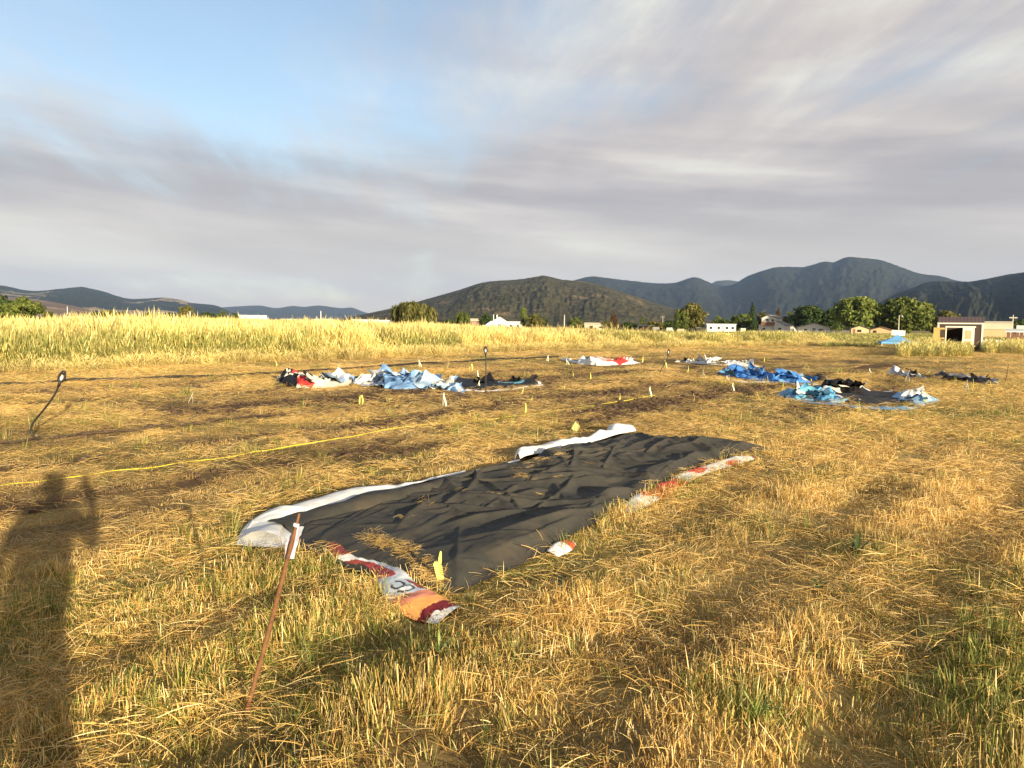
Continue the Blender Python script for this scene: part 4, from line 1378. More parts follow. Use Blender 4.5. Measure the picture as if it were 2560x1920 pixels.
def lay(line_px, n, r_, dz, seed, name, label, cat, mat, amp=0.05, jig=0.05):
    P = smooth_line([gl(*p)[:2] for p in line_px], n)
    t = np.arange(n) * 1.0
    P[:, 0] += jig * (fbm(t * 0.06, t * 0, seed, 3) - 0.5) * 2
    z = land(P[:, 0], P[:, 1]) + dz + amp * (fbm(t * 0.11, t * 0 + 5, seed + 3, 3) - 0.5) * 2
    o = MB().tube(np.stack([P[:, 0], P[:, 1], z], 1), r_, 8).build(name, mat, None, True)
    return tag(o, label, cat)


lay([(-260, 990), (0, 968), (200, 957), (420, 951), (690, 938), (900, 925), (1130, 909), (1260, 901), (1400, 896)], 260, 0.034, 0.085, 601, 'irrigation_pipe', 'thick black irrigation pipe running along the edge of the mown hay', 'pipe', M_PIPE, 0.03, 0.15)
lay([(-200, 1143), (0, 1118), (100, 1102)], 40, 0.012, 0.05, 611, 'drip_line', 'thin dark hose running into the tall curved sprinkler riser', 'hose', M_DRIP, 0.015, 0.02)
lay([(130, 1104), (320, 1082), (500, 1064), (700, 1043), (900, 1020), (1100, 998), (1212, 988)], 190, 0.014, 0.050, 617, 'drip_line', 'thin brown hose half hidden in stubble ending at the straight sprinkler riser', 'hose', M_DRIP, 0.04, 0.06)
lay([(1218, 987), (1310, 981), (1420, 971), (1540, 959), (1660, 946), (1780, 937)], 150, 0.014, 0.050, 623, 'drip_line', 'thin brown hose between the straight sprinkler riser and the bent one', 'hose', M_DRIP, 0.035, 0.06)


def riser(line, depth0, label, loop=False):
    base_ = gl(*line[0])
    o = empty('sprinkler_riser', base_)
    tag(o, label, 'sprinkler', 'sprinkler risers along the hose')
    d0 = base_[1]
    P = [px(a, b_, d0 + (0.0 if len(q) < 3 else q[2])) for q in line for a, b_ in [q[:2]]]
    P[0] = base_
    C = smooth_line([p - base_ for p in P], 40)
    C[0, 2] -= 0.03
    MB().tube(C, 0.0125, 10).build('riser_hose', M_PIPE, o, True)
    top = C[-1]; T = C[-1] - C[-3]; T /= np.linalg.norm(T)
    # yoke: an oval loop that carries the nozzle
    a_ = 0.036; h_ = 0.072
    c0 = top + T * (h_ + 0.02)
    X_ = np.array([1.0, 0.25, 0]); X_ -= T * X_.dot(T); X_ /= np.linalg.norm(X_)
    lp = [c0 + X_ * a_ * math.sin(t) * (1 - 0.25 * (math.cos(t) < 0) * (-math.cos(t))) - T * h_ * math.cos(t) for t in np.linspace(0, 2 * math.pi, 29)]
    y = MB().tube(lp, 0.0145, 8, False).build('yoke', M_PIPE, o, True)
    MB().tube([top - T * 0.05, top, top + T * 0.03], [0.017, 0.020, 0.019], 10).build('socket', M_PIPE, o, True)
    MB().tube([c0 - T * 0.05, c0 - T * 0.015, c0 + T * 0.02], [0.014, 0.020, 0.007], 10).build('nozzle', M_WPL, y, True)
    MB().tube([c0 + T * 0.03, c0 + T * 0.055, c0 + T * 0.08], [0.008, 0.028, 0.030], 10).build('deflector', M_PIPE, y, True)
    return o


riser([(104, 1102), (92, 1098), (80, 1087), (78, 1070), (88, 1050), (108, 1026), (128, 1000), (141, 978), (149, 958)], 0, 'tall curved sprinkler riser with black looped head near the yellow tape', True)
riser([(1212, 988), (1214, 970), (1215, 930), (1214, 885)], 0, 'straight thin sprinkler riser standing in front of the light blue banner')
riser([(1651, 940), (1650, 930), (1660, 912), (1668, 895), (1670, 886)], 0, 'bent sprinkler riser leaning over bare soil beyond the yellow tape')

# the yellow tape stretched along a row
def ribbon(line, n, w, dz, seed, name, label, cat, mat, amp):
    P = smooth_line([gl(*p)[:2] for p in line], n)
    t = np.arange(n) * 1.0
    z = land(P[:, 0], P[:, 1]) + dz + amp * (fbm(t * 0.07, t * 0 + 5, seed, 3) - 0.5) * 2
    tw = 0.9 + 1.3 * (fbm(t * 0.05, t * 0 + 9, seed + 9, 2) - 0.5) * 2
    T = np.gradient(P, axis=0); T /= np.linalg.norm(T, axis=1)[:, None]
    N = np.stack([-T[:, 1], T[:, 0]], 1)
    V = []; F = []
    for i in range(n):
        c_ = np.array([P[i, 0], P[i, 1], z[i]])
        s_ = np.array([N[i, 0] * math.cos(tw[i]), N[i, 1] * math.cos(tw[i]), math.sin(tw[i])])
        q_ = np.cross([T[i, 0], T[i, 1], 0], s_) * 0.0012
        V += [c_ - s_ * w / 2 - q_, c_ + s_ * w / 2 - q_, c_ + s_ * w / 2 + q_, c_ - s_ * w / 2 + q_]
    for i in range(n - 1):
        for k in range(4):
            F.append((4 * i + k, 4 * i + (k + 1) % 4, 4 * i + 4 + (k + 1) % 4, 4 * i + 4 + k))
    return tag(mesh_obj(name, V, F, mat, None, True), label, cat)


ribbon([(-300, 1258), (0, 1222), (280, 1186), (560, 1150), (800, 1112), (1000, 1075), (1310, 1042), (1525, 1010), (1640, 992)], 240, 0.012, 0.034, 641, 'yellow_tape', 'flat bright yellow tape stretched along a row over the cut straw', 'tape', M_YEL, 0.014)


# plastic loop tags
def strip_mesh(path, w, thick=0.0022, taper=None):
    """a flat strip that runs along a path in the x-z plane, its width along y"""
    P = np.array(path, float); n = len(P)
    T = np.gradient(P, axis=0); T /= np.linalg.norm(T, axis=1)[:, None]
    V = []; F = []
    for i in range(n):
        nn = np.array([-T[i, 1], T[i, 0]]) * thick / 2
        ww = w * (taper[i] if taper is not None else 1.0) / 2
        for (a, s_) in ((1, -1), (1, 1), (-1, 1), (-1, -1)):
            V.append((P[i, 0] + a * nn[0], s_ * ww, P[i, 1] + a * nn[1]))
    for i in range(n - 1):
        for k in range(4):
            F.append((4 * i + k, 4 * i + (k + 1) % 4, 4 * i + 4 + (k + 1) % 4, 4 * i + 4 + k))
    F.append((0, 3, 2, 1)); F.append(tuple(4 * (n - 1) + k for k in (0, 1, 2, 3)))
    return V, F


def tag_loop(mat):
    o = empty('plant_tag')
    pts = [(0, 0.0)] + [(0.052 * math.sin(t) * (1.0 if t < 3.14 else 1.0), 0.075 - 0.07 * math.cos(t) + (0.03 * (abs(t - math.pi) < 0.5))) for t in np.linspace(0.15, 6.13, 19)]
    tp = [0.7] + [1.0] * 19
    MB().add(*strip_mesh(pts, 0.026, 0.003, tp)).build('loop', mat, o, False)
    MB().add(*strip_mesh([(0.0, -0.04), (0.0, 0.0), (0.004, 0.02)], 0.014)).build('foot', mat, o)
    return o


def tag_blade(mat):
    o = empty('plant_tag')
    z = np.linspace(0, 1, 12)
    pts = [(0.03 * math.sin(q * 2.6), -0.03 + 0.235 * q) for q in z]
    MB().add(*strip_mesh(pts, 0.03, 0.003, [1, 1, 1, 1, 1, 1, .95, .8, .5, .42, .36, .18])).build('strip', mat, o)
    MB().add(*strip_mesh([(-0.018 + 0.03 * q, 0.12 * q - 0.02) for q in (0, .3, .6, 1)], 0.02)).build('tail', mat, o)
    return o


def tag_tent(mat):
    o = empty('plant_tag')
    MB().add(*strip_mesh([(-0.04, -0.02), (-0.02, 0.07), (0.0, 0.15), (0.012, 0.20)], 0.028, 0.003, [1, 1, .9, .3])).build('strip', mat, o)
    MB().add(*strip_mesh([(0.045, -0.02), (0.03, 0.06), (0.008, 0.125)], 0.028, 0.003)).build('tail', mat, o)
    return o


PT = {'l': tag_loop(M_TAG), 'b': tag_blade(M_TAG), 't': tag_tent(M_TAGW)}
used = {}
SHAPE = {'l': 'looped yellow plastic plant tag', 'b': 'upright pointed yellow plant tag', 't': 'bleached A-shaped plant tag'}
HOSE = 'beside the thin brown hose past the straight riser'
SOIL = 'in brown soil between the hose and yellow tape'
WHERE = ['in stubble before the crumpled light blue banner', 'in front of the brown hose before the straight riser', 'right beside the yellow tape', 'at the white hem of the black banner end', 'in green grass on the front of the flat black banner end',
         SOIL, SOIL + ' by the riser', 'in stubble between the tape and the big banner', HOSE, 'in soil behind the thin brown hose', 'by the black pipe behind the light blue heap', 'touching the black pipe behind the light blue banner', 'in soil behind the flat black banner end', 'at the back of the flat black banner end',
         'by the far end of the black pipe', 'in mown hay beyond the far end of the black pipe', 'at the left tip of the scrolled white banner', 'at the black tip of the scrolled white banner', 'before the red patch of the scrolled white banner', 'just right of the bent sprinkler riser',
         'between the bent riser and the bright blue banner', 'in soil left of the bright blue banner', 'before the white end of the thin white and black banner', 'at the white hem of the bright blue banner', 'in grass just before the bright blue banner', 'in soil between the tape and the half unfolded banner',
         'between the bright blue banner and the half unfolded one', 'behind the bright blue banner in mown hay', 'in grass behind the black heap', 'in hay between the black heap and small white banner', 'beside the black heap of the half unfolded banner', 'in grass before the flat dark banner', 'in grass before the flat dark banner',
         'before the turned-up end of the flat dark banner', 'in mown hay behind the white and red crumpled banner', 'at the white end of the thin white and black banner', 'on the blue corner of the half unfolded banner', 'in front of the black part of the thin white banner', 'before the middle of the thin white and black banner',
         'touching the white tip of the small white banner', 'at the left tip of the bright blue banner', 'at the black end of the small white banner']
spots = [(903, 1014, 'l', 1.2), (1112, 1014, 't', 1.3), (1310, 1040, 'b', 1.2), (1304, 986, 'b', 1.0), (1196, 972, 't', 1.1), (1548, 1006, 'b', 1.0), (1626, 992, 't', 1.2), (1733, 1010, 'b', 1.1), (1475, 951, 'b', 1.2), (1433, 943, 'b', 1.0),
         (1051, 917, 't', 1.4), (1117, 921, 'b', 1.3), (1178, 928, 'l', 1.5), (1195, 947, 't', 1.3), (1368, 903, 't', 1.5), (1337, 887, 'b', 1.3), (1420, 912, 't', 1.4), (1606, 906, 'b', 1.6), (1583, 917, 'l', 1.2), (1666, 921, 'b', 1.6),
         (1717, 934, 'b', 1.4), (1760, 948, 't', 1.6), (1862, 917, 't', 1.5), (1916, 962, 'b', 1.3), (1956, 976, 'b', 1.4), (1832, 980, 't', 1.2), (2031, 973, 'b', 1.4), (2018, 925, 'l', 1.4), (2095, 937, 'l', 1.5), (2176, 938, 't', 1.3),
         (2090, 968, 't', 1.1), (2416, 978, 't', 1.5), (2428, 976, 'b', 1.5), (2469, 970, 'l', 1.2), (692, 919, 'b', 1.2), (1910, 904, 'b', 1.3), (2310, 1013, 'b', 1.4), (1780, 902, 'b', 1.2), (1834, 915, 'b', 1.2), (2245, 936, 't', 1.2), (1820, 955, 't', 1.0), (2318, 938, 'b', 1.5)]
for k, (a, b_, kd, sz) in enumerate(spots):
    o = PT[kd] if kd not in used else copy_tree(PT[kd])
    used[kd] = 1
    p = gl(a, b_)
    o.location = p
    o.rotation_euler = (RNG.normal(0, .12), RNG.normal(0, .15), RNG.uniform(-1.1, 1.1))
    o.scale = (sz, sz, sz)
    tag(o, SHAPE[kd] + ' ' + WHERE[k], 'plant tag', 'yellow plant tags in the plot')
o = copy_tree(PT['t']); o.location = gl(476, 1007); o.rotation_euler = (0.1, 0.2, 0.5); o.scale = (1.0, 1.0, 1.1)
tag(o, 'white bleached plant tag in brown soil nearest the tall curved sprinkler riser', 'plant tag', 'white plant tags in the plot')
for ch in o.children: ch.data = ch.data.copy(); ch.data.materials[0] = M_WPL
o = copy_tree(PT['t']); o.location = gl(2267, 957); o.rotation_euler = (0, 0.1, -0.4); o.scale = (1.7, 1.7, 2.0)
tag(o, 'white tapered tag standing right in front of the small white banner', 'plant tag', 'white plant tags in the plot')
for ch in o.children: ch.data = ch.data.copy(); ch.data.materials[0] = M_WPL
# the diamond shaped one beside the big banner
dp = gl(1438, 1082)
o = empty('plant_tag', dp, 0.15)
tag(o, 'yellow diamond-shaped loop tag in stubble just beyond the black banner', 'plant tag', 'yellow plant tags in the plot')
lp = MB().add(*strip_mesh([(-0.008, -0.03), (0.0, 0.0), (-0.06, 0.075), (-0.045, 0.11), (0.012, 0.185), (0.04, 0.15), (0.062, 0.10), (0.035, 0.04), (0.012, 0.0)], 0.035, 0.003)).build('loop', M_TAG, o)
mesh_obj('label_face', [(-0.048, 0.004, 0.062), (0.020, 0.004, 0.030), (0.050, 0.004, 0.105), (0.004, 0.004, 0.165), (-0.048, 0.008, 0.062), (0.020, 0.008, 0.030), (0.050, 0.008, 0.105), (0.004, 0.008, 0.165)],
         [(0, 1, 2, 3), (7, 6, 5, 4), (0, 4, 5, 1), (1, 5, 6, 2), (2, 6, 7, 3), (3, 7, 4, 0)], M_TAG, o)
mb = MB()
for k in range(6):
    x0 = -0.020 + 0.004 * k; z0 = 0.062 + 0.013 * k
    mb.box(x0 - 0.012, x0 + 0.022, -0.0005, 0.003, z0, z0 + 0.004)
mb.build('print_lines', M_INK, o)
# the slotted one standing on the near end of the big banner
np_ = gl(1100, 1462); np_[2] += 0.03
o = empty('plant_tag', np_, -0.1)
tag(o, 'tall slotted yellow tag with pointed tip standing on the black banner', 'plant tag', 'yellow plant tags in the plot')
S_ = 0.00242
def tpx(q): return [((a - 1100) * S_, (1462 - b_) * S_) for a, b_ in q]
def plate(poly, y0, y1):
    n = len(poly)
    return [(a, y0, c) for a, c in poly] + [(a, y1, c) for a, c in poly], [tuple(range(n)), tuple(range(2 * n - 1, n - 1, -1))] + [(k, n + k, n + (k + 1) % n, (k + 1) % n) for k in range(n)]
bd = MB().add(*plate(tpx([(1093, 1463), (1085, 1428), (1082, 1422), (1086, 1414), (1096, 1415), (1098, 1422), (1098, 1447), (1109, 1450), (1110, 1459)]), -0.002, 0.002)).build('body', M_TAG, o)
MB().add(*plate(tpx([(1097, 1420), (1096, 1405), (1100, 1387), (1103, 1386), (1104, 1392), (1104, 1412), (1103, 1421)]), -0.003, 0.0015)).build('tip', M_TAG, o)
for k in range(5):
    b0 = 1424.5 + 5.0 * k
    MB().add(*plate(tpx([(1098, b0), (1104 + k * 0.9, b0 - 1.0), (1106 + k * 0.9, b0 + 1.2), (1098, b0 + 2.2)]), -0.002, 0.002)).build('tooth', M_TAG, bd)

# a bare twig of dark stalks, and clods of soil turned up in the rows
M_CLOD = pmat('soil_clod', (0.085, 0.052, 0.030), 0.95, 0.4, 30.0, 0.01)
V = []; F = []
n_ = 0
ico = [(0, 0, 1), (.894, 0, .447), (.276, .851, .447), (-.724, .526, .447), (-.724, -.526, .447), (.276, -.851, .447), (.724, .526, -.447), (-.276, .851, -.447), (-.894, 0, -.447), (-.276, -.851, -.447), (.724, -.526, -.447), (0, 0, -1)]
icf = [(0, 1, 2), (0, 2, 3), (0, 3, 4), (0, 4, 5), (0, 5, 1), (1, 6, 2), (2, 7, 3), (3, 8, 4), (4, 9, 5), (5, 10, 1), (2, 6, 7), (3, 7, 8), (4, 8, 9), (5, 9, 10), (1, 10, 6), (6, 11, 7), (7, 11, 8), (8, 11, 9), (9, 11, 10), (10, 11, 6)]
x, y = spread(6, 28, 26)
k = (RNG.random(len(x)) < dirt(x, y) ** 1.3) & free(x, y)
x, y = x[k], y[k]; z = land(x, y)
sz = RNG.uniform(0.012, 0.045, len(x)) * (1 + 0.6 * (RNG.random(len(x)) > 0.95))
for i in range(len(x)):
    n0 = len(V)
    jit = RNG.uniform(0.7, 1.3, (12, 3))
    V.extend((np.array(ico) * jit * sz[i] * np.array([1.2, 1.2, 0.8]) + np.array([x[i], y[i], z[i] + sz[i] * 0.35])).tolist())
    F.extend([(a + n0, b_ + n0, c_ + n0) for a, b_, c_ in icf])
tag(mesh_obj('soil_clods', V, F, M_CLOD), 'brown clods of soil turned up along the rows', 'soil', kind='stuff')

# straw blown onto the big sheet
def straw_on_sheet():
    sc_ = Scatter()
    for line, n, wd_ in (([(925, 1366), (975, 1388), (1030, 1410), (1060, 1432), (1090, 1462)], 110, 6), ([(1270, 1200), (1330, 1188), (1420, 1172)], 10, 3), ([(1350, 1272), (1372, 1266)], 3, 4), ([(1290, 1225), (1320, 1222)], 5, 4),
                         ([(1010, 1330), (1200, 1260), (1450, 1200), (1600, 1180)], 6, 40)):
        for _ in range(n):
            q = poly_interp(line, np.array([RNG.random()]))[0] + RNG.normal(0, wd_, 2) * np.array([1, .6])
            p = gl(q[0], q[1])
            # height of the sheet there
            PA = poly_interp(smooth_line([a[:2] for a in LW], 60), np.linspace(0, 1, 60)); PB = poly_interp(smooth_line([a[:2] for a in RW], 60), np.linspace(0, 1, 60))
            vv = np.linspace(0, 1, 30)
            G_ = PA[:, None] * (1 - vv[None, :, None]) + PB[:, None] * vv[None, :, None]
            d = np.hypot(G_[..., 0] - p[0], G_[..., 1] - p[1]); a_, b2_ = np.unravel_index(d.argmin(), d.shape)
            if d.min() > 0.15: continue
            zz = near_z(np.array([[a_ / 59]]), np.array([[vv[b2_]]]), np.array([[p[0]]]), np.array([[p[1]]]))[0, 0]
            sc_.add('litter', np.array([p[0]]), np.array([p[1]]), np.array([land(p[0], p[1]) + zz]), 0.42 if wd_ > 8 else 0.5, 0.0, 0.1, 1.0, 0.2)
    sc_.build('straw_on_banner', 'dry straw blown onto the black banner', 'straw')


# ------------------------------------------------------------------ broad-leaved weeds
M_LEAF = pmat('dock_leaf', (0.06, 0.085, 0.022), 0.5, 0.3, 20.0)
M_LEAF2 = pmat('pale_leaf', (0.24, 0.32, 0.085), 0.5, 0.25, 20.0)


def weed(p, n, L, wdt, up, mat, label, seed):
    r_ = random.Random(seed)
    o = empty('weed_plant', gl(*p))
    tag(o, label, 'weed')
    for k in range(n):
        az = r_.random() * 6.283; l = L * r_.uniform(0.6, 1.15); u_ = up * r_.uniform(0.7, 1.3)
        d = np.array([math.cos(az), math.sin(az), 0]); s_ = np.array([-d[1], d[0], 0])
        V = []; F = []
        for i in range(7):
            t = i / 6
            c_ = d * l * (t * math.cos(u_) + 0.25 * t * t * math.sin(u_)) + np.array([0, 0, l * (t * math.sin(u_) - 0.30 * t * t * math.cos(u_))])
            w_ = wdt * (math.sin(math.pi * min(1, t * 0.9 + 0.08)) ** 0.8) * (0.25 if t < 0.12 else 1)
            wav = 0.12 * wdt * math.sin(i * 2.4 + k)
            V += [c_ - s_ * w_ + np.array([0, 0, 0.25 * w_ + wav]), c_, c_ + s_ * w_ + np.array([0, 0, 0.25 * w_ - wav])]
        for i in range(6):
            a = 3 * i
            F += [(a, a + 1, a + 4, a + 3), (a + 1, a + 2, a + 5, a + 4)]
        mesh_obj('leaf', V, F, mat, o, True)
    return o


weed((2140, 1395), 17, 0.17, 0.009, 1.15, M_LEAF, 'dark green upright broad-leaved weed alone in dry stubble', 1)
weed((1890, 1800), 12, 0.11, 0.008, 1.3, M_LEAF2, 'pale green weed with upright stalks in the stubble', 2)
weed((2045, 1480), 10, 0.10, 0.009, 0.8, M_LEAF, 'small green weed with spreading leaves below the dark upright weed', 3)
weed((1305, 1640), 7, 0.10, 0.016, 0.5, M_LEAF, 'low dark green weed in stubble below the black banner', 4)
weed((1100, 1640), 8, 0.11, 0.007, 1.1, M_LEAF2, 'small pale weed between the rusty stake and low dark weed', 5)

# ------------------------------------------------------------------ buildings
M_WHITE = pmat('white_painted_boards', (0.74, 0.71, 0.64), 0.7, 0.10, 0.8, 0.0, streak=(1, 1, 8))
M_CREAM = pmat('cream_paint', (0.80, 0.76, 0.63), 0.7, 0.08, 1.0)
M_TAN = pmat('tan_panel', (0.58, 0.42, 0.22), 0.7, 0.08, 0.7, streak=(4, 4, 0.6))
M_TANR = pmat('pale_tan_roof', (0.60, 0.50, 0.34), 0.6, 0.1, 0.6)
M_BRN = pmat('brown_board', (0.072, 0.046, 0.034), 0.75, 0.15, 1.2, streak=(6, 6, 0.5))
M_BROOF = pmat('brown_metal_roof', (0.12, 0.066, 0.058), 0.45, 0.12, 0.8)
M_GROOF = pmat('grey_shingle_roof', (0.22, 0.21, 0.19), 0.85, 0.2, 1.5)
M_WROOF = pmat('white_metal_roof', (0.70, 0.69, 0.66), 0.45, 0.08, 0.4)
M_DROOF = pmat('dark_roof', (0.06, 0.055, 0.05), 0.8, 0.2, 0.8)
M_OSB = pmat('raw_plywood', (0.62, 0.39, 0.13), 0.75, 0.22, 3.0, streak=(1, 1, 4))
M_GLASS = pmat('dark_window_glass', (0.025, 0.03, 0.035), 0.12, 0.1, 1.0, spec=0.6)
M_DARK = pmat('dark_interior', (0.03, 0.024, 0.022), 0.9, 0.2, 1.0)
M_REDW = pmat('red_brown_wood', (0.24, 0.12, 0.075), 0.8, 0.2, 2.0)
M_GREYW = pmat('weathered_grey_wood', (0.27, 0.24, 0.20), 0.85, 0.2, 3.0, streak=(5, 5, .6))
M_CANO = pmat('blue_canopy_cloth', (0.14, 0.36, 0.62), 0.6, 0.08, 2.0)
M_GALV = pmat('galvanised_steel', (0.42, 0.42, 0.40), 0.4, 0.1, 3.0, metal=0.5)
M_STONE = pmat('field_stone', (0.22, 0.15, 0.10), 0.9, 0.3, 6.0)
M_BLUEG = pmat('blue_grey_siding', (0.36, 0.38, 0.40), 0.7, 0.1, 1.0)


def site(x, depth, turn=0.0, name='house', z=None):
    """ground point below picture column x at a distance; local +y faces away from the camera after turning"""
    p = px(x, 830, depth)
    zz = float(land(p[0], p[1])) if z is None else z
    az = -math.atan2(p[0], p[1])
    return empty(name, (p[0], p[1], zz), az + turn), depth / math.cos(math.atan2(p[0], p[1]))


def gable(o, W, D, eave, ridge, along_x, wall, roof, ov=0.35, x0=None, y0=0.0, th=0.14, wallname='wall', roofname='roof'):
    """walls with gables and two roof slopes; local x across the view, y away"""
    xa = -W / 2 if x0 is None else x0
    xb, ya, yb = xa + W, y0, y0 + D
    mb = MB()
    if along_x:
        mid = (ya + yb) / 2
        mb.prism([(ya, 0), (yb, 0), (yb, eave), (mid, ridge), (ya, eave)], 'x', xa, xb)
        w_ = mb.build(wallname, wall, o)
        sl_ = (ridge - eave) / (D / 2)
        rb = MB().prism([(ya - ov, eave - ov * sl_ + 0.02), (mid, ridge + 0.02), (yb + ov, eave - ov * sl_ + 0.02), (yb + ov, eave - ov * sl_ + th + .02), (mid, ridge + th + 0.02), (ya - ov, eave - ov * sl_ + th + .02)], 'x', xa - ov, xb + ov)
    else:
        mid = (xa + xb) / 2
        mb.prism([(xa, 0), (xa, eave), (mid, ridge), (xb, eave), (xb, 0)], 'y', ya, yb)
        w_ = mb.build(wallname, wall, o)
        sl_ = (ridge - eave) / (W / 2)
        rb = MB().prism([(xa - ov, eave - ov * sl_ + 0.02), (xa - ov, eave - ov * sl_ + th + 0.02), (mid, ridge + th + .02), (xb + ov, eave - ov * sl_ + th + .02), (xb + ov, eave - ov * sl_ + .02), (mid, ridge + .02)], 'y', ya - ov, yb + ov)
    r_ = rb.build(roofname, roof, o)
    return w_, r_


def window(o, x0, x1, z0, z1, y=0.0, frame=None, t=0.06):
    f_ = MB().box(x0 - t, x1 + t, y - 0.05, y + 0.02, z1, z1 + t).box(x0 - t, x1 + t, y - 0.05, y + 0.02, z0 - t, z0).box(x0 - t, x0, y - 0.05, y + 0.02, z0, z1).box(x1, x1 + t, y - 0.05, y + 0.02, z0, z1).build('window', frame or M_CREAM, o)
    MB().box(x0, x1, y - 0.022, y + 0.01, z0, z1).build('pane', M_GLASS, f_)
    return f_


def door(o, x0, x1, z1, mat, y=0.0):
    d = MB().box(x0, x1, y - 0.05, y + 0.02, 0.02, z1).build('door', mat, o)
    MB().box(x1 - 0.16, x1 - 0.10, y - 0.10, y - 0.052, z1 * 0.45, z1 * 0.45 + 0.06).build('handle', M_GALV, d)
    return d


# --- the brown shed with its double door standing open
SD = 60.0
o, dist = site(2400, SD, 0.0, 'garden_shed')
tag(o, 'small brown shed with white corner boards and both double doors open', 'shed')
k = dist / FPX / math.cos(0.0) * 1.0
S = SD / FPX                                   # metres per picture pixel at the shed
W0 = 98 * S
xa, xb = -W0 / 2, W0 / 2
H0 = 2.12
DX0, DX1, DZ = xa + 20 * S * 1.0, xa + 80 * S, 1.83
Dp = 2.4
# front wall in three boards round the door opening, then sides and back
MB().box(xa, DX0, 0, 0.08, 0, H0).build('wall', M_BRN, o)
MB().box(DX1, xb, 0, 0.08, 0, H0).build('wall', M_BRN, o)
MB().box(DX0, DX1, 0, 0.08, DZ, H0).build('wall', M_BRN, o)
MB().box(xa, xa + 0.08, 0.08, Dp, 0, H0).build('wall', M_BRN, o)
MB().box(xb - 0.08, xb, 0.08, Dp, 0, H0).build('wall', M_BRN, o)
MB().box(xa + 0.08, xb - 0.08, Dp - 0.08, Dp, 0, H0).build('wall', M_BRN, o)
MB().box(xa + 0.08, xb - 0.08, 0.08, Dp - 0.08, 0.04, 0.12).build('floor', M_DARK, o)
rf = MB().prism([(-0.16, H0 + 0.10), (Dp / 2, H0 + 0.52), (Dp + 0.16, H0 + 0.10), (Dp + 0.16, H0 + 0.15), (Dp / 2, H0 + 0.57), (-0.16, H0 + 0.15)], 'x', xa - 0.02, xb + 0.06).build('roof', M_BROOF, o)
sl_ = 0.42 / (Dp / 2 + 0.16)
for q in range(13):
    x0 = xa + 0.06 + q * (W0 - 0.1) / 12
    MB().prism([(-0.155, H0 + 0.152), (Dp / 2, H0 + 0.572), (Dp / 2, H0 + 0.602), (-0.155, H0 + 0.182)], 'x', x0, x0 + 0.035).build('seam', M_BROOF, rf)
MB().box(xa - 0.03, xb + 0.03, -0.12, -0.03, H0 - 0.02, H0 + 0.09).build('fascia', M_CREAM, o)
MB().box(xa - 0.012, xa + 0.11, -0.03, 0.12, 0, H0 - 0.03).build('corner_board', M_CREAM, o)
MB().box(xb - 0.11, xb + 0.012, -0.03, 0.12, 0, H0 - 0.03).build('corner_board', M_CREAM, o)
MB().box(DX0 - 0.10, DX1 + 0.08, -0.035, 0.0, DZ, DZ + 0.11).build('door_head', M_CREAM, o)
MB().box(DX0 - 0.08, DX0, -0.03, 0.0, 0, DZ - 0.003).build('door_jamb', M_CREAM, o)
# right leaf, closed flush: cream with tan panels
lw = 38 * S * 0.62
d = MB().box(DX1 - lw - 0.05, DX1 - 0.002, -0.045, -0.004, 0.10, DZ - 0.01).build('door', M_CREAM, o)
for z0, z1 in ((0.92, 1.62), (0.20, 0.78)):
    MB().box(DX1 - lw + 0.10, DX1 - 0.20, -0.052, -0.044, z0, z1).build('panel', M_TAN, d)
# left leaf swung right back: its raw inner face shows
ld = 0.80
d = MB().box(DX0 - ld - 0.10, DX0 - 0.12, -0.16, -0.12, 0.10, DZ - 0.02).build('door', M_OSB, o)
MB().box(DX0 - ld - 0.10, DX0 - ld, -0.175, -0.16, 0.10, DZ - 0.02).build('brace', M_OSB, d)
MB().box(DX0 - ld + 0.002, DX0 - 0.12, -0.175, -0.16, 0.92, 1.02).build('brace', M_OSB, d)
MB().box(DX0 - 0.42, DX0 - 0.122, -0.180, -0.16, 0.12, 0.91).build('brace', M_BRN, d)
MB().box(DX0 - 0.42, DX0 - 0.122, -0.180, -0.16, 1.03, DZ - 0.16).build('brace', M_BRN, d)
# things kept inside
shx = o.location; shr = o.rotation_euler[2]
def inshed(lx, ly):
    return (shx[0] + lx * math.cos(shr) - ly * math.sin(shr), shx[1] + lx * math.sin(shr) + ly * math.cos(shr), 0.12)
q = empty('storage_sack', inshed(DX0 + 0.55, 0.55), shr)
tag(q, 'grey sack slumped just inside the open shed doorway', 'sack')
MB().lathe((0, 0, 0), [(0.22, 0), (0.30, 0.12), (0.30, 0.35), (0.24, 0.52), (0.10, 0.60), (0.05, 0.66)], 12).build('bag', M_GREYW, q, True)
MB().lathe((0, 0, 0.60), [(0.06, 0), (0.09, 0.03), (0.06, 0.07)], 8).build('tie', M_DARK, q, True)
q = empty('storage_bucket', inshed(DX0 + 0.62, 1.2), shr)
tag(q, 'pale bucket in the dark at the back of the shed', 'bucket')
MB().lathe((0, 0, 0.45), [(0.12, 0), (0.16, 0.30), (0.165, 0.30), (0.165, 0.33)], 12).build('pail', M_WPL, q, True)
MB().box(-0.25, 0.25, -0.2, 0.2, 0.0, 0.448).build('crate', M_GREYW, q)
MB().tube([(0.163, 0, 0.75), (0.12, 0, 0.88), (0, 0, 0.93), (-0.12, 0, 0.88), (-0.163, 0, 0.75)], 0.008, 6).build('bail', M_GALV, q)
q = empty('foundation_stone', inshed(xb - 0.02, -0.25)); q.location.z = 0
tag(q, 'rough brown stone at the foot of the white shed corner board', 'stone')
V = [np.array(v) * np.array([.22, .16, .15]) * RNG.uniform(.8, 1.2) + np.array([0, 0, .10]) for v in ico]
mesh_obj('rock', V, icf, M_STONE, q)

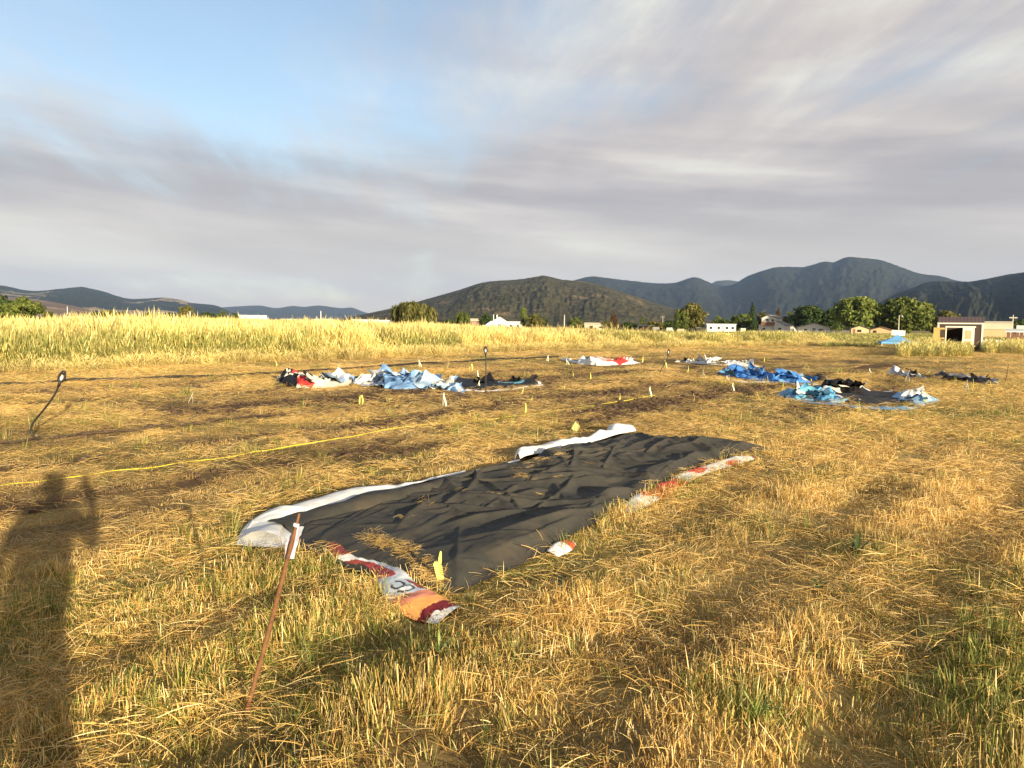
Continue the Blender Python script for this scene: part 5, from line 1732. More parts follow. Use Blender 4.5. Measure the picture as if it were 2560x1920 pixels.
# --- tan gambrel-roofed building behind it
GD = 128.0
o, dist = site(2484, GD, 0.03, 'gambrel_barn')
tag(o, 'tan gambrel-roofed storage barn standing behind the brown shed', 'barn')
S = GD / FPX; Wg = 76 * S; Dg = 3.6
prof = [(0, 0), (Dg, 0), (Dg, 1.95), (Dg - 0.42, 2.75), (Dg / 2, 3.12), (0.42, 2.75), (0, 1.95)]
MB().prism(prof, 'x', -Wg / 2, Wg / 2).build('wall', M_TAN, o)
for nm, a, b_ in (('roof', (-0.12, 1.86), (0.36, 2.80)), ('roof', (0.36, 2.806), (Dg / 2, 3.19)), ('roof', (Dg - 0.36, 2.806), (Dg / 2, 3.19)), ('roof', (Dg + 0.12, 1.86), (Dg - 0.36, 2.80))):
    pr = [a, b_, (b_[0], b_[1] + 0.05), (a[0], a[1] + 0.05)]
    if a[0] > b_[0]: pr = pr[::-1]
    MB().prism(pr, 'x', -Wg / 2 - 0.12, Wg / 2 + 0.10).build(nm, M_TANR, o)
MB().prism([(p_[0] * 1.0 - 0.02 * (p_[0] < 1) + 0.02 * (p_[0] > 2), p_[1] - 0.06 if p_[1] > 1 else p_[1]) for p_ in prof], 'x', Wg / 2 - 0.30, Wg / 2 + 0.05).build('end_trim', M_CREAM, o)
MB().box(-Wg / 2 + 0.02, Wg / 2 - 0.32, -0.04, -0.002, 0, 0.10).build('sill_board', M_CREAM, o)

# --- low grey roofed open shed with red-brown boards at the right
o, dist = site(2580, 105, 0.0, 'lean_to')
tag(o, 'low lean-to with pale metal roof and red-brown board front right of the barn', 'lean-to')
S = 105 / FPX
MB().prism([(-0.3, 1.45), (3.0, 1.85), (3.0, 1.92), (-0.3, 1.62)], 'x', -3.1, 4.2).build('roof', M_WROOF, o)
for q in range(14):
    x0 = -2.9 + q * 0.5
    MB().box(x0, x0 + 0.44, 0.0 + 0.012 * (q % 2), 0.05 + 0.012 * (q % 2), 0.0, 1.42).build('board', M_REDW, o)
for x0 in (-2.95, 0.5, 3.95):
    MB().box(x0, x0 + 0.12, 2.7, 2.82, 0, 1.79).build('post', M_GREYW, o)
o, dist = site(2580, 150, 0.0, 'box_trailer')
tag(o, 'white box trailer showing above the low lean-to roof', 'trailer')
MB().box(-2.6, 3.4, 0, 2.2, 0.75, 2.75).build('box', M_WROOF, o)
for z in np.arange(0.95, 2.7, 0.3): MB().box(-2.6, 3.4, -0.02, -0.001, z, z + 0.05).build('rib', M_WHITE, o)
for x0 in (-1.0, 0.2):
    w_ = MB(); w_.tube([(x0, 0.0, 0.38), (x0, 0.2, 0.38)], 0.38, 16); w_.build('wheel', M_DARK, o, True)
MB().box(-2.6, 3.4, 0.25, 0.4, 0.55, 0.745).build('chassis', M_DARK, o)

# --- white trough in the weeds
o, dist = site(2480, 70, 0.1, 'water_trough')
tag(o, 'low white rounded trough lying among weeds before the tan barn', 'trough')
V = []; F = []
for i, (r0, z) in enumerate(((0.0, 0.02), (0.40, 0.02), (0.46, 0.25), (0.44, 0.42), (0.30, 0.52), (0.0, 0.55))):
    for j in range(16):
        th = 2 * math.pi * j / 16
        V.append((1.05 * (r0 / 0.46) * math.copysign(abs(math.cos(th)) ** 0.7, math.cos(th)) * 0.95, 0.45 * (r0 / 0.46) * math.sin(th), z + 0.25))
for i in range(5):
    for j in range(16): F.append((i * 16 + j, i * 16 + (j + 1) % 16, (i + 1) * 16 + (j + 1) % 16, (i + 1) * 16 + j))
mesh_obj('shell', V, F, M_WPL, o, True)
MB().box(-0.7, -0.55, -0.3, 0.3, 0, 0.27).build('foot', M_GREYW, o); MB().box(0.55, 0.7, -0.3, 0.3, 0, 0.27).build('foot', M_GREYW, o)

# --- blue canopy let down low
CD = 73.0
o, dist = site(2244, CD, 0.12, 'canopy_tent')
tag(o, 'light blue pyramid canopy standing low on short white legs', 'canopy')
hw = 1.5; ez, az_ = 0.48, 1.16
apex = np.array([0, 0, az_])
cn = [np.array([sx * hw, sy * hw, ez]) for sx, sy in ((-1, -1), (1, -1), (1, 1), (-1, 1))]
V = []; F = []
for i in range(4):
    a, b_ = cn[i], cn[(i + 1) % 4]
    n0 = len(V); N = 10
    for p_ in range(N + 1):
        for q_ in range(N + 1):
            t = p_ / N; s_ = q_ / N
            e = a * (1 - s_) + b_ * s_
            sag = -0.16 * math.sin(math.pi * t) - 0.05 * math.sin(math.pi * s_) * (1 - t)
            pnt = apex * t + e * (1 - t); V.append(pnt + np.array([0, 0, sag * 0.7]))
    for p_ in range(N):
        for q_ in range(N):
            c_ = n0 + p_ * (N + 1) + q_; F.append((c_, c_ + 1, c_ + N + 2, c_ + N + 1))
rf = mesh_obj('canopy_roof', V, F, M_CANO, o, True)
for i in range(4):
    a, b_ = cn[i], cn[(i + 1) % 4]
    V = []; F = []
    for q_ in range(13):
        s_ = q_ / 12; e = a * (1 - s_) + b_ * s_ + np.array([0, 0, -0.05 * math.sin(math.pi * s_) * 0.7])
        out_ = e / (np.linalg.norm(e[:2]) + 1e-9); out_[2] = 0
        V += [e + out_ * 0.012, e + out_ * 0.02 - np.array([0, 0, 0.17 + 0.015 * math.sin(q_ * 2)])]
    for q_ in range(12): F.append((2 * q_, 2 * q_ + 1, 2 * q_ + 3, 2 * q_ + 2))
    mesh_obj('valance', V, F, M_CANO, rf, True)
for c_ in cn:
    MB().box(c_[0] * 0.97 - 0.02, c_[0] * 0.97 + 0.02, c_[1] * 0.97 - 0.02, c_[1] * 0.97 + 0.02, 0, ez - 0.02).build('leg', M_WPL, o)

# --- white tank-like board behind the canopy, lamp pole above it
o, dist = site(2247, 112, 0.0, 'sign_board')
tag(o, 'plain white board on posts behind the blue canopy', 'sign')
S = 112 / FPX
MB().prism([(-16 * S, 0.82), (14 * S, 0.72), (15 * S, 1.50), (-15 * S, 1.58)], 'y', -0.04, 0.04).build('panel', M_WPL, o)
for x0 in (-0.7, 0.6): MB().box(x0, x0 + 0.09, 0.042, 0.13, 0, 1.4).build('post', M_GREYW, o)


def pole(x, ytop, depth, label, r0=0.14, lamp=False, arm=False, mat=None):
    t = px(x, ytop, depth)
    o = empty('utility_pole', (t[0], t[1], 0))
    tag(o, label, 'pole')
    MB().tube([(0, 0, -0.5), (0, 0, t[2] * 0.5), (0, 0, t[2])], [r0 * 1.15, r0, r0 * 0.75], 8).build('shaft', mat or M_GREYW, o, True)
    if lamp:
        a = MB().tube([(0, 0, t[2] - 0.35), (0.4, 0, t[2] - 0.1), (0.75, 0, t[2] - 0.12)], 0.035, 6).build('lamp_arm', M_GALV, o, True)
        MB().lathe((0.8, 0, t[2] - 0.32), [(0.20, 0), (0.18, 0.1), (0.08, 0.2), (0.03, 0.24)], 10).build('lamp_head', M_WPL, a, True)
    if arm:
        a = MB().box(-0.9, 0.9, -0.16, -0.05, t[2] - 0.75, t[2] - 0.62).build('cross_arm', mat or M_GREYW, o)
        for q in (-0.8, -0.4, 0.4, 0.8): MB().lathe((q, -0.1, t[2] - 0.62), [(0.05, 0), (0.07, 0.06), (0.04, 0.14)], 8).build('insulator', M_WPL, a, True)
    return o


M_POLE = pmat('pale_weathered_pole', (0.48, 0.43, 0.34), 0.85, 0.15, 2.0)
pole(2248, 788, 190, 'pale lamp pole rising behind the white board', 0.14, lamp=True, mat=M_POLE)
pole(2533, 787, 170, 'wooden utility pole beside the tan barn', 0.13, arm=True, mat=M_POLE)
pole(1411, 787, 260, 'bare pale pole beside the round bush in mid valley', 0.2, mat=M_POLE)
pole(802, 777, 330, 'white pole behind the long white roof', 0.18, mat=M_WPL)
pole(1657, 789, 330, 'thin grey pole beside the junk yard trees', 0.2, arm=True)
pole(168, 766, 420, 'thin white mast below the bare brown slope', 0.16, mat=M_WPL)
pole(475, 778, 230, 'short white pole by the small tree beyond the tall grass', 0.14, mat=M_WPL)
pole(1234, 786, 300, 'white flue pole by the white gabled house', 0.2, mat=M_WPL)

# --- houses along the far side
HD = 270.0
S = HD / FPX
o, dist = site(1928, HD, -0.30, 'house')
tag(o, 'white two-storey farmhouse with raised centre roof and red-brown balcony', 'house')
gable(o, 9.0, 7.0, 2.9, 5.0, False, M_WHITE, M_GROOF, 0.4)
gable(o, 5.0, 7.6, 5.3, 6.3, False, M_WHITE, M_GROOF, 0.45, x0=-3.4, y0=-0.35, wallname='upper_wall', roofname='upper_roof')
MB().box(-3.1, 1.2, -1.5, -0.36, 2.75, 3.9).build('balcony', M_REDW, o)
MB().box(-3.0, -2.8, -1.45, -1.25, 0, 2.745).build('balcony_post', M_REDW, o); MB().box(0.9, 1.1, -1.45, -1.25, 0, 2.745).build('balcony_post', M_REDW, o)
window(o, -1.9, -0.9, 4.0, 5.0, -0.352); window(o, 0.1, 0.9, 4.05, 4.9, -0.352)
door(o, -1.3, -0.2, 2.1, M_CREAM, -0.352)
window(o, 2.4, 3.5, 1.0, 1.9, -0.002); window(o, -2.9, -2.0, 0.9, 1.8, -0.352)
o, dist = site(1990, HD + 14, -0.30, 'house_wing')
tag(o, 'low white wing with grey lean roof at the right end of the farmhouse', 'house')
gable(o, 5.0, 5.5, 2.6, 3.5, True, M_CREAM, M_GROOF, 0.35, x0=-6.2)
window(o, -4.6, -3.4, 1.0, 1.9, -0.002)
o, dist = site(1803, 250, 0.0, 'mobile_home')
tag(o, 'long white mobile home with flat pale roof behind the tall grass', 'mobile home')
MB().box(-4.6, 4.6, 0, 3.6, 0.35, 2.75).build('wall', M_WHITE, o)
MB().box(-4.8, 4.8, -0.2, 3.8, 2.753, 2.95).build('roof', M_WROOF, o)
MB().box(-4.4, 4.4, 0.1, 3.4, 0.0, 0.348).build('skirting', M_GREYW, o)
for x0 in (-3.7, -1.2, 1.4, 3.2): window(o, x0, x0 + 0.8, 1.2, 2.0, -0.002)
door(o, 0.2, 0.95, 2.35, M_BLUEG, -0.002)
o, dist = site(2035, 255, 0.1, 'house')
tag(o, 'low white bungalow with shallow grey gable behind a rail fence', 'house')
gable(o, 10.0, 6, 2.1, 3.5, False, M_WHITE, M_GROOF, 0.4)
window(o, -3.2, -2.2, 0.9, 1.6, -0.002); window(o, 1.4, 2.8, 0.9, 1.6, -0.002); door(o, -0.5, 0.4, 1.9, M_GREYW, -0.002)
o, dist = site(2150, 215, 0.12, 'house')
tag(o, 'small tan cabin with dark window and sloping dark roof under the great light tree', 'house')
gable(o, 4.6, 4.0, 1.8, 2.6, False, M_TAN, M_DROOF, 0.3)
window(o, -0.7, 0.3, 0.9, 1.5, -0.002, M_REDW); door(o, -1.9, -1.2, 1.7, M_REDW, -0.002)
o, dist = site(2202, 225, -0.1, 'house')
tag(o, 'small tan cabin with low red-brown roof beside the blue canopy', 'house')
gable(o, 5.6, 4.0, 1.5, 2.3, False, M_TAN, M_REDW, 0.3)
window(o, -2.0, -1.2, 0.7, 1.3, -0.002, M_REDW)
# white house and its neighbours in mid valley
o, dist = site(1252, 330, 0.0, 'house')
tag(o, 'bright white gabled house with a long low white wing and chimney', 'house')
gable(o, 6.0, 7, 3.4, 5.2, False, M_WHITE, M_WROOF, 0.4, x0=-3.5)
gable(o, 6.6, 4, 2.4, 3.3, True, M_CREAM, M_WROOF, 0.3, x0=2.55, y0=1.0, wallname='wing_wall', roofname='wing_roof')
ch = MB().box(-1.9, -1.4, 3, 3.5, 4.3, 6.2).build('chimney', M_WHITE, o)
window(o, 4.0, 4.9, 1.1, 1.9, 0.998, M_DARK); window(o, 7.0, 7.9, 1.1, 1.9, 0.998, M_DARK); window(o, -1.3, -0.4, 1.3, 2.2, -0.002)
o, dist = site(1228, 300, 0.2, 'house')
tag(o, 'white hip of a low outbuilding before the bright white gabled house', 'house')
gable(o, 5.0, 4.5, 1.4, 3.2, False, M_WHITE, M_WROOF, 0.3); window(o, -0.4, 0.4, 0.8, 1.3, -0.002)
o, dist = site(1187, 335, 0.1, 'house')
tag(o, 'small pink-brown house with pale roof left of the white gabled house', 'house')
gable(o, 3.6, 4, 3.4, 4.2, True, M_REDW, M_TANR, 0.25); window(o, -0.9, -0.2, 1.9, 2.6, -0.002); window(o, 0.5, 1.1, 1.9, 2.6, -0.002)
o, dist = site(1490, 300, 0.0, 'farm_building')
tag(o, 'long low tan farm building half hidden by brown brush', 'barn')
gable(o, 9.0, 5, 2.2, 3.0, True, M_TANR, M_TANR, 0.3); door(o, -2.6, -1.2, 1.9, M_DARK, -0.002); window(o, 1.2, 2.2, 1.0, 1.7, -0.002)
o, dist = site(1608, 260, 0.0, 'farm_building')
tag(o, 'low dark roofed open shelter in mid valley', 'shelter')
MB().prism([(-0.5, 1.9), (4.2, 2.5), (4.2, 2.62), (-0.5, 2.02)], 'x', -1.9, 2.0).build('roof', M_DROOF, o)
for x0 in (-1.8, 0.0, 1.75): MB().box(x0, x0 + 0.14, 0, 0.14, 0, 1.93).build('post', M_GREYW, o)
MB().box(-1.8, 1.9, 3.9, 4.0, 0, 2.4).build('back_wall', M_REDW, o)
# greenhouse tunnels and long pale roofs beyond the tall grass, left of middle
def tunnel(x, depth, Wd, h, label, z=0.0, cat='greenhouse', turn=0.0):
    o, _ = site(x, depth, turn, 'greenhouse_tunnel', z)
    tag(o, label, cat)
    prof = [(3.0 - 3.0 * math.cos(t), h * (0.35 + 0.65 * math.sin(t)) if 0 < t < math.pi else h * 0.35) for t in np.linspace(0, math.pi, 11)]
    c_ = MB().prism([(0, 0)] + [(p_, q_) for p_, q_ in prof] + [(6.0, 0)], 'x', -Wd / 2, Wd / 2)
    c_.f = [f[::-1] for f in c_.f]
    c_.build('film_cover', M_WROOF, o)
    for x0 in np.linspace(-Wd / 2, Wd / 2 - 0.1, max(3, int(Wd / 4))):
        MB().tube([(x0 + 0.05, p_ - 0.02 * (p_ < 3) + 0.02 * (p_ > 3), q_ + 0.03) for p_, q_ in prof], 0.05, 5).build('hoop', M_WHITE, o)
    return o


tunnel(912, 300, 11, 3.5, 'white greenhouse tunnel left of the round willow')
tunnel(962, 310, 6, 3.4, 'short white greenhouse tunnel touching the round willow')
tunnel(808, 340, 9, 3.7, 'long white roof showing above tall grass behind a white pole')
tunnel(632, 330, 12, 5.0, 'pale roof behind tall grass below the far blue range')
tunnel(725, 345, 8, 3.6, 'low pale roof between two white roofs behind tall grass')
o, dist = site(190, 420, 0.0, 'farm_building', 1.0)
tag(o, 'small pinkish farm building behind tall grass below the brown slope', 'barn')
gable(o, 10, 5, 3.2, 4.2, True, M_TANR, M_REDW, 0.3); window(o, -2, -1, 1.4, 2.4, -0.002)
# stacked stuff in the yard
for k, (a, dp_, w_, h_, mt, lb) in enumerate(((1672, 250, 1.6, 1.5, M_WHITE, 'white crate at the foot of the large yellow-green tree'), (1700, 245, 1.8, 1.1, M_TANR, 'tan crate left of the white mobile home'), (1640, 255, 2.2, 1.6, M_GREYW, 'grey crate by the thin grey pole'),
                                               (1745, 250, 1.5, 1.5, M_DARK, 'black crate at the left end of the mobile home'), (1858, 240, 1.6, 1.5, M_TANR, 'tan crate right of the mobile home'))):
    o, _ = site(a, dp_, 0.2 * (k - 2), 'pallet_crate')
    tag(o, lb, 'crate')
    MB().box(-w_ / 2, w_ / 2, 0, w_, 0.14, h_).build('body', mt, o)
    MB().box(-w_ / 2 - .05, w_ / 2 + .05, -.05, w_ + .05, h_ + 0.003, h_ + 0.12).build('lid', M_GREYW, o)
    for q in (-0.4, 0.0, 0.4): MB().box(q * w_ - 0.06, q * w_ + 0.06, 0.0, w_, 0.0, 0.137).build('skid', M_GREYW, o)
# rail fence before the bungalow
o = empty('rail_fence', tuple(px(2040, 830, 232) * np.array([1, 1, 0])), -0.37)
tag(o, 'low weathered rail fence in front of the low white bungalow', 'fence')
for q in range(9): MB().box(-10 + q * 2.5, -10 + q * 2.5 + 0.14, -0.07, 0.07, 0, 1.25).build('post', M_GREYW, o)
for q in range(8):
    for z in (0.5, 0.95): MB().box(-10 + q * 2.5 + 0.143, -10 + q * 2.5 + 2.497, -0.03, 0.03, z, z + 0.12).build('rail', M_GREYW, o)
for k, (a, b0, b1, dp_) in enumerate(((1842, 842, 857, 84), (1952, 846, 857, 84), (1530, 838, 850, 66))):
    t = px(a, b0 - 6, dp_)
    o = empty('fence_post', (t[0], t[1], 0)); tag(o, 'short dark fence post in tall dry grass before ' + ('the mobile home', 'the farmhouse', 'the tan farm building')[k], 'post', 'fence posts in the tall grass')
    MB().lathe((0, 0, 0), [(0.11, -0.2), (0.11, max(1.0, t[2])), (0.07, max(1.0, t[2]) + 0.05)], 8).build('shaft', M_GREYW, o, True)


# ------------------------------------------------------------------ trees
def leaf_mat(name, a, b_, c_):
    m, nt, bs, out = new_mat(name)
    rn = nattr(nt, 'rnd').outputs['Fac']
    P = nobj(nt)
    n1 = nnoise(nt, P, 0.55, 3.0, 0.6)
    f = nmath(nt, 'ADD', nmath(nt, 'MULTIPLY', rn, 0.55), nmath(nt, 'MULTIPLY', n1, 0.45))
    c = nramp(nt, f, [(0.2, a), (0.5, b_), (0.8, c_)])
    nt.links.new(c, bs.inputs['Base Color'])
    bs.inputs['Roughness'].default_value = 0.6
    bs.inputs['Specular IOR Level'].default_value = 0.2
    tr = nt.nodes.new('ShaderNodeBsdfTranslucent'); nt.links.new(c, tr.inputs[0])
    mx = nt.nodes.new('ShaderNodeMixShader'); mx.inputs[0].default_value = 0.25
    nt.links.new(bs.outputs[0], mx.inputs[1]); nt.links.new(tr.outputs[0], mx.inputs[2])
    nt.links.new(mx.outputs[0], out.inputs['Surface'])
    return m


L_DARK = leaf_mat('dark_foliage', (0.018, 0.034, 0.008), (0.045, 0.075, 0.015), (0.09, 0.12, 0.025))
L_MID = leaf_mat('mid_foliage', (0.045, 0.065, 0.012), (0.105, 0.135, 0.024), (0.19, 0.20, 0.04))
L_LITE = leaf_mat('light_foliage', (0.075, 0.105, 0.018), (0.16, 0.20, 0.038), (0.28, 0.30, 0.065))
L_OLIV = leaf_mat('olive_foliage', (0.06, 0.065, 0.015), (0.13, 0.125, 0.03), (0.22, 0.19, 0.05))
L_RUST = leaf_mat('rusty_foliage', (0.05, 0.028, 0.012), (0.11, 0.06, 0.024), (0.16, 0.09, 0.03))
M_BARK = pmat('rough_bark', (0.085, 0.062, 0.045), 0.9, 0.3, 3.0, 0.03)


def tree(x0, x1, ytop, depth, mat, label, kind='round', seed=0, zb=0.0, n=2600, name='tree', lobes=16, low=0.22):
    r_ = np.random.default_rng(seed + 1000)
    c_ = px((x0 + x1) / 2, ytop, depth)
    Wd = (x1 - x0) / FPX * depth
    H = c_[2] - zb
    o = empty(name, (c_[0], c_[1], zb))
    tag(o, label, 'tree')
    ls = Wd * 0.030 + 0.09
    cen = []
    if kind == 'conifer':
        lv = 14
        for k in range(lv):
            t = k / (lv - 1)
            rad = Wd / 2 * (1 - t) ** 0.85 + 0.12
            for q in range(max(3, int(9 * (1 - t) + 3))):
                a = r_.random() * 6.283; rr_ = rad * r_.uniform(0.45, 1.0)
                cen.append((rr_ * math.cos(a), rr_ * math.sin(a), H * (0.10 + 0.90 * t) - 0.25 * rr_, 0.22 * Wd * (1 - t) + 0.18, 0.10 * H))
    elif kind == 'poplar':
        for k in range(lobes):
            t = (k + .5) / lobes; a = r_.random() * 6.283; rr_ = Wd * 0.28 * math.sin(math.pi * (0.12 + 0.8 * t)) * r_.random()
            cen.append((rr_ * math.cos(a), rr_ * math.sin(a), H * (0.1 + 0.86 * t), Wd * 0.24, H * 0.10))
    elif kind == 'willow':
        for k in range(lobes * 2):
            a = r_.random() * 6.283; u = r_.uniform(0.0, 1.0)
            rr_ = Wd / 2 * math.sqrt(u) * 0.86; zt = H * math.sqrt(max(0.04, 1 - (0.92 * rr_ / (Wd / 2)) ** 2)) * r_.uniform(0.86, 0.97)
            for q in range(3): cen.append((rr_ * math.cos(a), rr_ * math.sin(a), zt - q * 0.20 * H * r_.uniform(0.6, 1.1), Wd * 0.075, H * 0.13))
    else:
        for k in range(lobes * 3):
            v = r_.normal(0, 1, 3); v /= np.linalg.norm(v)
            s_ = r_.uniform(0.55, 0.88)
            zz = H * (low + (1 - low) * (0.5 + 0.5 * v[2] * s_))
            wv = 1.0 - 0.18 * max(0, -v[2])
            sz = r_.uniform(0.10, 0.19)
            cen.append((Wd / 2 * v[0] * s_ * wv, Wd / 2 * v[1] * s_ * wv, zz - 0.02 * H, Wd * sz, H * sz * 0.75))
    cen = np.array(cen)
    per = max(6, int(n * 1.9) // len(cen))
    m_ = per * len(cen)
    C = np.repeat(cen, per, axis=0)
    v = r_.normal(0, 1, (m_, 3)); v /= np.linalg.norm(v, axis=1)[:, None]
    rad = r_.uniform(0.40, 1.20, m_)[:, None]
    P_ = C[:, :3] + v * rad * np.stack([C[:, 3], C[:, 3], C[:, 4]], 1)
    P_[:, 2] = np.clip(P_[:, 2], 0.12, H * 1.01)
    nrm = v + r_.normal(0, 0.55, (m_, 3)); nrm /= np.linalg.norm(nrm, axis=1)[:, None]
    up = np.array([0, 0, 1.0]) if kind in ('willow', 'poplar') else None
    A = np.cross(nrm, r_.normal(0, 1, (m_, 3)) if up is None else np.broadcast_to(up, (m_, 3)) + r_.normal(0, .12, (m_, 3))); A /= np.linalg.norm(A, axis=1)[:, None] + 1e-9
    B_ = np.cross(nrm, A)
    s_ = (ls * r_.uniform(0.5, 1.25, m_))[:, None]
    ea, eb = (0.55, 2.0) if kind in ('willow', 'poplar') else (1.0, 0.8)
    V = np.stack([P_ - A * s_ * ea, P_ - B_ * s_ * eb * 0.8 + A * s_ * 0.1, P_ + A * s_ * ea, P_ + B_ * s_ * eb], 1).reshape(-1, 3)
    F = np.arange(m_ * 4).reshape(m_, 4)
    mesh_obj('crown', V, F, mat, o, False, cols={'rnd': np.repeat(r_.random(m_), 4)})
    th = H * (0.92 if kind in ('conifer', 'poplar') else 0.55); tr_ = max(0.10, Wd * 0.035)
    tk = MB().tube([(0, 0, -0.3), (0, 0, 0.3), (0.02 * Wd, 0, th * 0.5), (0, 0.01 * Wd, th)], [tr_ * 1.5, tr_ * 1.1, tr_ * 0.75, tr_ * 0.25], 8).build('trunk', M_BARK, o, True)
    if kind != 'conifer':
        for q in range(6):
            e = cen[r_.integers(0, len(cen)), :3]
            st = np.array([0.01 * Wd, 0, th * r_.uniform(0.35, 0.8)])
            MB().tube([st, (st + e) / 2 + np.array([0, 0, 0.05 * H]), e], [tr_ * 0.5, tr_ * 0.33, tr_ * 0.12], 6).build('limb', M_BARK, tk, True)
    return o


T = tree
T(-110, 40, 731, 150, L_DARK, 'broad dark green tree at the end of the tall grass', seed=1, zb=0.5, n=4200, low=0.05, lobes=22)
T(15, 100, 741, 143, L_MID, 'lighter green tree leaning against the broad dark one by tall grass', seed=2, zb=0.5, n=3400, low=0.02, lobes=18)
T(108, 136, 776, 190, L_MID, 'small round bush right of the lighter green tree', seed=3, zb=0.5, n=700, low=0)
T(222, 262, 776, 230, L_DARK, 'small dark bush below the brown slope', seed=4, zb=0.5, n=800, low=0)
T(248, 290, 772, 235, L_OLIV, 'olive bush behind the tall grass below the patchy slope', seed=5, zb=0.5, n=900, low=0)
T(285, 322, 776, 240, L_OLIV, 'second olive bush right of the first behind the tall grass', seed=6, zb=0.5, n=800, low=0)
T(355, 385, 778, 250, L_DARK, 'little dark round tree alone beyond the tall grass', seed=7, zb=0.5, n=600, low=0)
T(410, 450, 781, 245, L_DARK, 'dark low bush beside the upright small tree', seed=8, zb=0.5, n=700, low=0)
T(447, 486, 758, 235, L_OLIV, 'upright small olive tree by a short white pole', seed=9, zb=0.5, n=1400, low=0.1)
T(495, 540, 777, 250, L_DARK, 'dark flat bush right of the upright small tree', seed=10, zb=0.5, n=900, low=0)
T(540, 575, 777, 246, L_MID, 'bright round bush between two dark bushes', seed=11, zb=0.5, n=800, low=0)
T(572, 600, 781, 252, L_DARK, 'small dark bush at the end of the bush row', seed=12, zb=0.5, n=600, low=0)
T(968, 1092, 757, 265, L_OLIV, 'broad weeping willow standing beside the white greenhouse', 'willow', 13, n=5200, lobes=26)
T(1136, 1178, 779, 300, L_MID, 'small grey-green tree left of the pink-brown house', 'willow', 14, n=1400)
T(1195, 1234, 784, 305, L_DARK, 'dark tree between the pink-brown house and the white gable', seed=15, n=1300, low=0.05)
T(1228, 1250, 782, 345, L_DARK, 'dark tree behind the chimney of the white gabled house', seed=16, n=700, low=0.05)
T(1296, 1322, 771, 300, L_LITE, 'narrow upright poplar at the end of the white wing', 'poplar', 17, n=1500)
T(1315, 1362, 782, 290, L_OLIV, 'rounded olive tree beside the narrow poplar', seed=18, n=1900, low=0.05)
T(1352, 1372, 789, 292, L_DARK, 'small dark shoulder tree right of the rounded olive tree', seed=19, n=600, low=0.05)
T(1418, 1458, 791, 270, L_MID, 'round bright bush beside the bare pale pole', seed=20, n=1300, low=0.02)
T(1500, 1530, 800, 265, L_OLIV, 'brown brush before the long low tan building', seed=21, n=800, low=0)
T(1516, 1552, 781, 280, L_RUST, 'thin rusty half-bare tree behind the tan farm building', 'conifer', 22, n=800)
T(1552, 1592, 803, 270, L_DARK, 'dark low hedge right of the rusty half-bare tree', seed=23, n=800, low=0)
T(1594, 1618, 792, 300, L_MID, 'small pointed green tree behind the dark shelter', 'conifer', 24, n=600)
T(1660, 1700, 797, 280, L_DARK, 'dark bush at the edge of the junk yard', seed=25, n=900, low=0)
T(1690, 1766, 752, 255, L_OLIV, 'tall yellow-green tree left of the mobile home', 'round', 26, n=3400, low=0.08, lobes=20)
T(1682, 1722, 776, 250, L_MID, 'green tree leaning on the tall yellow-green one', 'round', 27, n=1600, low=0.05)
T(1782, 1808, 790, 330, L_LITE, 'small pale poplar behind the mobile home', 'poplar', 28, n=600)
T(1830, 1880, 778, 285, L_MID, 'green tree behind the left end of the farmhouse', seed=29, n=2000, low=0.05)
T(1866, 1896, 757, 300, L_DARK, 'pointed dark conifer behind the farmhouse roof', 'conifer', 30, n=1700)
T(1890, 1922, 776, 305, L_OLIV, 'dull green tree right of the pointed conifer', seed=31, n=1500, low=0.05)
T(1932, 1960, 771, 310, L_RUST, 'rusty brown conifer behind the farmhouse', 'conifer', 32, n=1200)
T(1955, 2000, 775, 300, L_MID, 'mid green tree between rusty conifer and dark round tree', seed=33, n=1700, low=0.05)
T(1984, 2066, 762, 285, L_DARK, 'large dark round tree behind the low bungalow', 'round', 34, n=4200, low=0.10, lobes=22)
T(2058, 2106, 768, 280, L_DARK, 'dark tree between the round tree and the great light one', seed=35, n=2000, low=0.05)
T(2092, 2206, 738, 245, L_LITE, 'great light green spreading tree over the tan cabin', 'round', 36, n=6200, low=0.12, lobes=28)
T(2198, 2332, 742, 240, L_MID, 'great dark spreading tree beside the great light one', 'round', 37, n=7000, low=0.08, lobes=30)
T(2318, 2400, 775, 260, L_OLIV, 'low yellow-green tree behind the brown shed roof', 'round', 38, n=2400, low=0.05)
T(2395, 2470, 798, 300, L_DARK, 'dark bush behind the tan barn roof', seed=39, n=1500, low=0)
T(2500, 2600, 800, 290, L_DARK, 'dark wide bush behind the utility pole by the barn', seed=40, n=2200, low=0)


T(1772, 1836, 797, 330, L_DARK, 'dark hedge behind the white mobile home', seed=41, n=1500, low=0)
T(1890, 1990, 795, 320, L_DARK, 'long dark hedge behind the farmhouse', seed=42, n=2200, low=0)
T(2040, 2110, 792, 310, L_MID, 'green hedge between the bungalow and the tan cabin', seed=43, n=1900, low=0)
T(2185, 2240, 790, 300, L_DARK, 'dark hedge behind the two tan cabins', seed=44, n=1600, low=0)
T(2310, 2380, 800, 290, L_DARK, 'dark hedge behind the left door of the brown shed', seed=45, n=1500, low=0)
T(1440, 1505, 806, 310, L_OLIV, 'low brown scrub behind the tan farm building', seed=46, n=1200, low=0)
T(1100, 1150, 797, 320, L_DARK, 'low dark scrub right of the weeping willow', seed=47, n=1000, low=0)
T(1612, 1668, 801, 300, L_OLIV, 'olive scrub behind the dark shelter', seed=48, n=1200, low=0)

